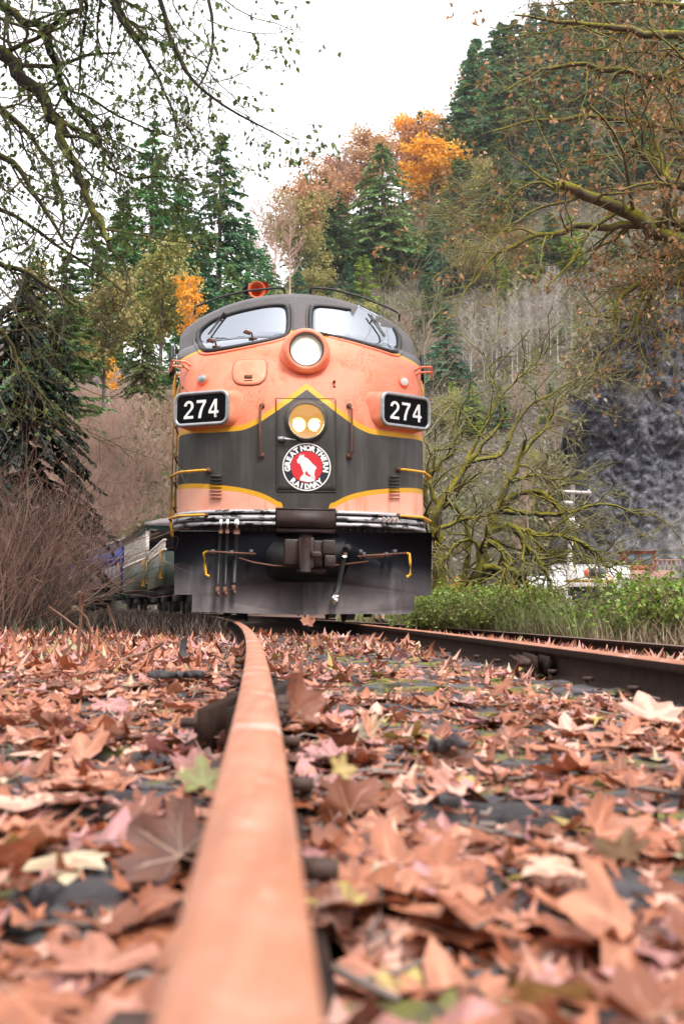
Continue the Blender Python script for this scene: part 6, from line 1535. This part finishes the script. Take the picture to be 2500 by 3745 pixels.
def bramble_mesh(seed, r=1.2, h=1.1, n=2300):
    g = np.random.default_rng(seed); ns = 46; a = g.uniform(0, 6.28, ns); d = np.c_[np.cos(a), np.sin(a), np.zeros(ns)]; L = r * g.uniform(.5, 1.2, ns)
    t = np.linspace(0, 1, 7)[None]; P = d[:, None] * (L[:, None] * t)[:, :, None]; P[:, :, 2] = h * g.uniform(.6, 1.15, ns)[:, None] * np.sin(t * math.pi * .80) * 1.05
    P += g.normal(size=P.shape) * .05; R = np.full((ns, 7), .007)
    B1, R1 = grow(P, R, 5, (.15, .45), (30, 80), (0, 0, .2), 3, .2, .15, 1, .7, .004, g)
    b = MB(); V, F = tubes_np(P, R, 4); b.add(V, F); V, F = tubes_np(B1, R1, 3); b.add(V, F)
    C1, T1 = along_pts(B1, max(1, n * 2 // 3 // len(B1)), .1, 1, g); C2, T2 = along_pts(P, n // 3 // ns, .15, 1, g); C = np.concatenate([C1, C2]) + g.normal(size=(len(C1) + len(C2), 3)) * .05
    V, F = cards(C, g.uniform(.05, .115, len(C)), nrm(g.normal(size=(len(C), 3)) + [0, -.2, .15]), .72, .18, g=g)
    return b.mesh('canes', BK['brush']), mesh_np('leaves', V, [F], LF['bramble'], None, False, np.repeat(np.clip(g.normal(.48, .22, len(C)), 0, 1), 4))
BM = [bramble_mesh(400 + k) for k in range(3)]
bsp = [(1985, 15.6, 0.39, 'low bramble at the left end of the bramble bank'), (2090, 14.8, 0.40, 'bramble below the utility pole'), (2200, 14.2, 0.44, 'bramble with dull leaves in the middle of the bank'), (2310, 13.4, 0.69, 'bright green bramble below the red cabin'),
       (2420, 12.6, 0.66, 'bright green bramble right of the one below the red cabin'), (2530, 11.9, 0.69, 'bramble cut by the right edge of the view'), (2250, 16.5, 0.48, 'bramble crest hiding the base of the red cabin'), (2380, 15.4, 0.79, 'tallest bramble in front of the pink timber stair'),
       (2500, 14.4, 0.79, 'rear bramble at the right edge'), (2110, 17.0, 0.40, 'rear bramble hiding the flatbed truck wheels'), (1960, 18.5, 0.29, 'small bramble at the end of the green grass'), (2640, 13.4, 0.79, 'bramble just outside the right edge')]
for k, (px, Y, s, lab) in enumerate(bsp):
    x_ = at(px, 2226, Y)[0]; plant('bramble_bush', BM[k % 3], [x_, Y, -.42], s, rng.uniform(0, 6.3), lab, 'bramble', 'green brambles beside the siding', ('canes', 'leaves'))
for k, px in enumerate((1560, 1600, 1640, 1680, 1715, 1750, 1790, 1820, 1860, 1890, 1925, 1955)):
    Y = (19, 20, 18.5, 21, 19.4, 17.6, 19.8, 17, 21.5, 18, 16.6, 19)[k]; x_ = at(px, 2226, Y)[0]
    plant('leafy_weed', BM[k % 3], [x_, Y, -.42], (.62, .72, .62, .76, .68, .64, .74, .6, .78, .62, .66, .72)[k], rng.uniform(0, 6.3), f'low leafy green weed in the grass, {ORD[k]} one counted from the locomotive', 'weed', 'leafy weeds in the grass', ('canes', 'leaves'))
YB = leafy_mesh(420, 1.6, .8, 'yellow', 40, 24, .13, 'brush', .22)
for k, (px, py, Y, s, lab) in enumerate([(1700, 2150, 25.5, .62, 'golden leafed shrub between the two mossy trunks'), (1870, 2200, 25, .55, 'golden leafed shrub at the edge of the grass'), (1795, 2190, 26, .45, 'low golden shrub in the middle under the mossy tree'), (1960, 2195, 27, .4, 'golden shrub beside the white van'), (1560, 2120, 27, .5, 'golden leaves by the corner of the plow')]):
    p = at(px, py, Y); plant('golden_shrub', YB, [p[0], Y, -.4], s, k * 1.3, lab, 'shrub', 'golden shrubs under the mossy tree')

# ================================================================== the three big near trees
def spline(pts, n=None):
    P = np.asarray(pts, float); d = np.r_[0, np.cumsum(np.linalg.norm(np.diff(P, axis=0), axis=1))]; n = n or max(6, len(P) * 3)
    s = np.linspace(0, d[-1], n); Q = np.stack([np.interp(s, d, P[:, k]) for k in range(3)], 1)
    for _ in range(2): Q[1:-1] = .25 * Q[:-2] + .5 * Q[1:-1] + .25 * Q[2:]
    return Q
def limb(pp, Y, r0, r1, dY=0.0, jit=.0):
    k = len(pp); Ys = Y + dY * np.linspace(0, 1, k) if np.isscalar(Y) else np.array(Y, float)
    Q = spline([at(x_, y_, yy) for (x_, y_), yy in zip(pp, Ys)]); n = len(Q)
    Q[1:-1] += rng.normal(0, 1, (n - 2, 3)) * (jit or r0 * .18)
    return Q, np.linspace(r0, r1, n)
def branch_set(limbs, K=12):
    P = np.stack([spline(q, K) for q, _ in limbs]); R = np.stack([np.interp(np.linspace(0, 1, K), np.linspace(0, 1, len(r_)), r_) for _, r_ in limbs]); return P, R

# --- mossy alder with green leaves, upper left
al = empty('alder_tree', (at(-560, 2226, 8.6)[0], 8.6, -.1)); tag(al, 'near alder with black mossy limbs and small green leaves hanging at the upper left', 'tree')
o0 = np.array(al.location)
T0 = [o0, o0 + [.1, 0, 2], o0 + [.0, .1, 4], o0 + [.3, 0, 6], o0 + [.9, -.2, 7.6]]
b = MB().tube(spline(T0, 14), np.linspace(.26, .11, 14), 12); me = b.mesh('trunk', BK['mossy'], True); me.transform(Matrix.Translation(-Vector(o0))); obj('trunk', me, al)
LA = [limb([(-560, -90), (-250, -60), (0, 22), (70, 70), (125, 92), (165, 95), (205, 72), (250, 60), (295, 35)], 8.3, .085, .016, -.4),
      limb([(158, 95), (185, 175), (215, 270), (232, 335), (280, 400), (335, 470), (380, 545), (392, 610)], 8.0, .042, .010, .3),
      limb([(-560, 60), (-250, 90), (0, 178), (60, 240), (115, 300), (165, 370), (205, 440), (228, 500), (255, 560), (290, 640), (322, 720), (350, 790), (398, 882)], 8.2, .085, .022, -.6),
      limb([(-560, 420), (-250, 470), (0, 560), (50, 590), (95, 660), (140, 730), (190, 810), (260, 905)], 8.4, .050, .010, -.5),
      limb([(-560, 850), (-200, 900), (0, 962), (70, 985), (140, 1022), (210, 1070), (280, 1120)], 8.2, .048, .010, -.3),
      limb([(-560, 1000), (-200, 1060), (0, 1190), (50, 1270), (90, 1360), (150, 1450), (200, 1500)], 8.4, .050, .009, -.2),
      limb([(-400, -380), (100, -260), (300, -150), (315, 0), (305, 110), (292, 230), (288, 340)], 7.8, .040, .008),
      limb([(-400, -420), (200, -300), (360, -150), (420, 50), (490, 130), (550, 230), (600, 330), (640, 420), (662, 520)], 7.6, .040, .006),
      limb([(-400, -500), (400, -420), (640, -250), (770, -20), (778, 120), (782, 250), (745, 310), (715, 335)], 7.4, .042, .007),
      limb([(-400, -460), (400, -360), (540, -150), (600, 60), (640, 190), (690, 290), (780, 370), (880, 430), (980, 470), (1060, 520)], 7.4, .042, .005),
      limb([(-400, -300), (300, -200), (400, -60), (430, 60), (480, 110), (505, 150)], 7.7, .05, .03),
      limb([(-560, 250), (-200, 300), (0, 380), (120, 500), (200, 640), (240, 760), (230, 880)], 8.9, .05, .01),
      limb([(-560, 700), (-200, 720), (0, 760), (120, 830), (260, 930), (380, 1010), (470, 1080)], 9.0, .035, .007),
      limb([(300, 340), (420, 420), (560, 480), (690, 520)], 7.9, .012, .004), limb([(392, 610), (480, 660), (590, 640), (680, 660)], 8.1, .012, .004)]
b = MB()
for q, r_ in LA: b.tube(q, r_, 10)
P, R = branch_set(LA, 16)
me = b.mesh('limbs', BK['mossy'], True); me.transform(Matrix.Translation(-Vector(o0))); obj('limbs', me, al)
B1, R1 = grow(P[:13], R[:13], 15, (.35, 1.15), (30, 75), (.10, -.05, -.28), 6, .24, .28, 1, .42, .0035)
B1b, R1b = grow(P[13:], R[13:], 10, (.3, .7), (30, 70), (.1, 0, -.25), 6, .22, .1, 1, .5, .003)
B1 = np.concatenate([B1, B1b]); R1 = np.concatenate([R1, R1b])
B2, R2 = grow(B1, R1, 6, (.14, .50), (25, 70), (.08, 0, -.22), 4, .26, .15, 1, .55, .0032)
B3, R3 = grow(B2, R2, 3, (.06, .22), (25, 65), (.0, 0, -.2), 3, .25, .3, 1, .7, .0024)
b = MB()
for x_, y_, n_ in ((B1, R1, 5), (B2, R2, 3), (B3, R3, 3)): V, F = tubes_np(x_, y_, n_); b.add(V, F)
me = b.mesh('twigs', BK['dark2']); me.transform(Matrix.Translation(-Vector(o0))); obj('twigs', me, al, kind='stuff')
C, T = along_pts(B3, 2, .2, 1); C2, T2 = along_pts(B2, 3, .35, 1); C = np.concatenate([C, C2]); T = np.concatenate([T, T2]); n = len(C)
keep = rng.uniform(0, 1, n) < .52; C, T = C[keep], T[keep]; n = len(C)
lowp = (C[:, 2] - .155) / C[:, 1] < .34; kp = ~lowp | (rng.uniform(0, 1, n) < .28); C, T = C[kp], T[kp]; n = len(C)
V, F = cards(C, rng.uniform(.032, .066, n), nrm(T * .5 + rng.normal(size=(n, 3)) * .55 + [0, 0, -.7]), .68, .18)
me = mesh_np('leaves', V - o0, [F], LF['alder'], None, False, np.repeat(np.clip(rng.normal(.45, .22, n), 0, 1), 4)); o = obj('leaves', me, al, kind='stuff')

# --- big leaf maple overhanging from the right
mp_ = empty('maple_tree', (at(3250, 2226, 12.6)[0], 12.6, -.35)); tag(mp_, 'near mossy maple overhanging from the right with withered brown leaves', 'tree')
o0 = np.array(mp_.location)
T0 = [o0, o0 + [0, 0, 1.6], o0 + [-.15, 0, 3.2], o0 + [-.1, 0, 4.8], o0 + [-.3, .1, 6.6], o0 + [-.9, .1, 8.4]]
b = MB().tube(spline(T0, 14), np.linspace(.36, .14, 14), 12); me = b.mesh('trunk', BK['mossy_pale'], True); me.transform(Matrix.Translation(-Vector(o0))); obj('trunk', me, mp_)
LB = [limb([(3230, 1150), (2850, 1010), (2620, 960), (2500, 905), (2410, 850), (2330, 795), (2250, 740), (2170, 705), (2095, 690), (2025, 688)], 12.3, .17, .055, -.6),
      limb([(3230, 1000), (2850, 900), (2600, 820), (2480, 805), (2320, 832), (2160, 828), (2050, 838), (1960, 860), (1870, 900), (1800, 932), (1765, 985), (1735, 1030), (1680, 1090)], 12.3, .10, .008, -.8),
      limb([(3230, 900), (2800, 800), (2560, 720), (2440, 665), (2380, 615), (2335, 560), (2310, 520)], 12.0, .11, .05),
      limb([(3200, 500), (2850, 400), (2600, 330), (2450, 300), (2300, 262), (2150, 235), (2020, 235), (1930, 280), (1850, 330)], 12.2, .10, .010, -.6),
      limb([(3100, 200), (2800, 160), (2550, 140), (2380, 125), (2200, 95), (2060, 80), (1960, 70), (1880, 55)], 12.0, .10, .010, -.8),
      limb([(3230, 1050), (2800, 960), (2600, 935), (2480, 940), (2390, 985), (2320, 1040), (2255, 1090), (2232, 1150), (2238, 1210), (2250, 1260)], 12.4, .11, .014, -.3),
      limb([(2480, 940), (2420, 1000), (2395, 1060), (2360, 1110), (2330, 1160), (2335, 1220)], 12.2, .05, .012),
      limb([(3200, 700), (2800, 600), (2550, 500), (2400, 460), (2250, 432), (2120, 430), (2000, 445), (1900, 440), (1800, 480)], 12.6, .09, .009, -.9),
      limb([(3230, 1300), (2850, 1250), (2600, 1235), (2450, 1215), (2330, 1170), (2230, 1165), (2120, 1150)], 12.8, .035, .006, -.3),
      limb([(3200, 750), (2850, 780), (2650, 850), (2560, 900), (2500, 960), (2470, 1040)], 12.0, .12, .03),
      limb([(3100, 350), (2800, 250), (2560, 210), (2420, 200), (2300, 180), (2190, 190), (2100, 170)], 12.9, .06, .008),
      limb([(3200, 600), (2850, 520), (2650, 560), (2500, 590), (2380, 560), (2250, 580), (2150, 560), (2050, 590)], 12.9, .06, .008),
      limb([(3100, 100), (2800, 20), (2550, 30), (2350, 0), (2200, 20), (2080, 5), (1960, 20)], 12.4, .07, .008),
      limb([(2025, 688), (1970, 660), (1900, 690), (1850, 740), (1790, 770)], 11.7, .018, .006), limb([(1960, 860), (1900, 830), (1840, 850), (1780, 845), (1710, 870)], 11.6, .014, .005)]
b = MB()
for q, r_ in LB: b.tube(q, r_, 10)
P, R = branch_set(LB, 16); me = b.mesh('limbs', BK['mossy_pale'], True); me.transform(Matrix.Translation(-Vector(o0))); obj('limbs', me, mp_)
B1, R1 = grow(P, R, 19, (.5, 1.7), (30, 75), (-.10, -.02, -.06), 6, .26, .30, 1, .36, .006)
B2, R2 = grow(B1, R1, 6, (.20, .75), (25, 70), (-.05, 0, .06), 4, .28, .15, 1, .55, .0036)
B3, R3 = grow(B2, R2, 2, (.10, .34), (25, 65), (0, 0, .05), 3, .25, .3, 1, .7, .0026)
b = MB()
V, F = tubes_np(B1, R1, 5); b.add(V, F); me = b.mesh('branches', BK['mossy_pale'], True); me.transform(Matrix.Translation(-Vector(o0))); obj('branches', me, mp_)
b = MB()
for x_, y_ in ((B2, R2), (B3, R3)): V, F = tubes_np(x_, y_, 3); b.add(V, F)
me = b.mesh('twigs', BK['twig']); me.transform(Matrix.Translation(-Vector(o0))); obj('twigs', me, mp_, kind='stuff')
ends = np.concatenate([B2[:, -1], B3[:, -1], B3[:, -2]]); ep = 1250 + 3665 * ends[:, 0] / ends[:, 1]; ends = ends[rng.uniform(0, 1, len(ends)) < np.interp(ep, [1700, 2000, 2200, 2500], [.05, .10, .20, .26]) * np.where((ends[:, 2] - .155) / ends[:, 1] < .33, .3, 1)]
C = (ends[:, None] + rng.normal(size=(len(ends), 4, 3)) * .05).reshape(-1, 3); n = len(C)
V, F = cards(C, rng.uniform(.04, .095, n), nrm(rng.normal(size=(n, 3)) * .7 + [0, 0, -.8]), .6, .22)
obj('leaves', mesh_np('leaves', V - o0, [F], LF['brown'], None, False, np.repeat(np.clip(rng.normal(.45, .25, n), 0, 1), 4)), mp_, kind='stuff')

# --- tangled mossy tree beside the locomotive
vm = empty('mossy_tree', at(1720, 2150, 23.5)); o0 = np.array(vm.location); vm.location.z = -.4; o0[2] = -.4
tag(vm, 'tangled moss covered tree with arching limbs right of the locomotive', 'tree')
Z6 = lambda pts: [(1450 + x_ * .67, 1650 + y_ * .67) for x_, y_ in pts]
Z5 = lambda pts: [(1450 + x_ * .67, 850 + y_ * .67) for x_, y_ in pts]
LV = [limb(Z6([(235, 1000), (235, 710), (235, 560), (205, 420), (230, 300), (310, 200), (390, 60), (470, -30)]) + Z5([(540, 1080), (590, 960)]), 23.5, .22, .03, .4),
      limb(Z6([(430, 1000), (440, 715), (465, 580), (500, 440), (555, 300), (620, 170), (660, 50), (700, -60)]), 23.0, .20, .05, -.3),
      limb(Z6([(330, 980), (370, 660), (400, 520), (390, 400), (350, 330), (290, 290)]), 24.2, .12, .05),
      limb(Z6([(500, 440), (590, 400), (690, 435), (800, 460), (940, 470), (1060, 520), (1130, 600)]), 22.8, .10, .02, -.6),
      limb(Z6([(480, 520), (520, 495), (560, 520), (590, 600), (600, 700), (605, 760)]), 22.8, .10, .05, -.4),
      limb(Z6([(480, 640), (560, 640), (640, 655), (700, 715), (745, 770)]), 22.7, .11, .06, -.4),
      limb(Z6([(560, 330), (620, 325), (760, 350), (900, 350), (990, 320), (1100, 290), (1200, 300), (1290, 340), (1390, 345)]), 23.0, .09, .010, -.4),
      limb(Z6([(600, 400), (660, 430), (700, 520), (780, 600), (830, 680), (845, 770)]), 22.6, .10, .04, -.3),
      limb(Z6([(570, 290), (660, 235), (760, 215), (850, 265), (920, 350), (950, 450)]), 23.1, .09, .03, -.3),
      limb(Z6([(230, 300), (180, 200), (160, 100), (190, 0)]), 23.8, .08, .02), limb(Z6([(240, 420), (330, 380), (430, 360), (500, 350)]), 22.8, .07, .03),
      limb(Z6([(400, 60), (500, 20), (560, 60)]) + Z5([(690, 960), (860, 870), (1000, 780), (1160, 750)]), 23.6, .07, .010, .3),
      limb(Z6([(660, 60), (720, -40)]) + Z5([(830, 1060), (860, 930), (930, 870), (1100, 760)]), 23.0, .06, .012),
      limb(Z5([(380, 1240), (480, 1060), (560, 900), (530, 800), (470, 650)]), 24.0, .06, .012), limb(Z5([(560, 900), (640, 820), (700, 760), (780, 690), (830, 640)]), 24.0, .035, .010),
      limb(Z6([(205, 420), (170, 330), (150, 240), (165, 120)]) + Z5([(330, 1180), (310, 1050), (360, 960)]), 24.4, .11, .03),
      limb(Z6([(480, 560), (400, 470), (330, 500), (280, 560), (240, 640)]), 22.9, .06, .02), limb(Z6([(620, 170), (720, 130), (800, 130), (870, 170)]), 23.0, .05, .015),
      limb(Z6([(940, 470), (1000, 500), (1080, 560), (1140, 640), (1200, 610)]), 22.4, .06, .03), limb(Z6([(700, 435), (760, 500), (830, 560), (900, 560)]), 22.5, .05, .015)]
b = MB()
for q, r_ in LV: b.tube(q, r_ * .85, 10)
BK['vine'] = bark_mat('moss_covered_bark', (.022, .018, .013), (.085, .07, .055), ((.07, .07, .008), (.30, .26, .03)), .60, 4)
P, R = branch_set(LV, 14); R = R * .85; me = b.mesh('trunks_and_limbs', BK['vine'], True); me.transform(Matrix.Translation(-Vector(o0))); obj('trunk', me, vm)
B1, R1 = grow(P, R, 14, (.5, 1.7), (30, 75), (.10, -.05, -.05), 6, .26, .25, 1, .46, .016)
B2, R2 = grow(B1, R1, 7, (.3, .9), (25, 65), (.05, 0, .05), 4, .25, .2, 1, .5, .008)
b = MB(); V, F = tubes_np(B1, R1, 5); b.add(V, F); me = b.mesh('branches', BK['vine'], True); me.transform(Matrix.Translation(-Vector(o0))); obj('branches', me, vm)
b = MB(); V, F = tubes_np(B2, R2, 3); b.add(V, F); me = b.mesh('twigs', BK['twig']); me.transform(Matrix.Translation(-Vector(o0))); obj('twigs', me, vm, kind='stuff')
# bare pale tree behind the cab's right shoulder
PT = bare_mesh(500, 8, 'twig', 30, .2, .13, 9, (1.2, 3.2))
p = at(1545, 1700, 34); plant('bare_tree', PT, [p[0], 34, -.4], (at(1545, 1010, 34)[2] + .4) / 8.6, .8, 'pale lichened bare tree behind the right shoulder of the cab', 'tree')
p = at(1400, 1500, 40); plant('bare_tree', PT, [p[0], 40, -.4], (at(1400, 990, 40)[2] + .4) / 8.6, 2.8, 'pale bare tree behind the cab roof on the right', 'tree')

# thin valley haze
def build_haze():
    m = bpy.data.materials.new('valley_haze'); m.use_nodes = True; N, L = m.node_tree.nodes, m.node_tree.links; N.clear()
    o_ = N.new('ShaderNodeOutputMaterial'); v = N.new('ShaderNodeVolumePrincipled'); v.inputs['Color'].default_value = (.95, .96, 1, 1); v.inputs['Density'].default_value = .0001; v.inputs['Anisotropy'].default_value = .2
    L.new(v.outputs[0], o_.inputs['Volume'])
    MB().box((0, 320, 95), (1300, 820, 210)).obj('haze', m, None, kind='stuff')
build_haze()
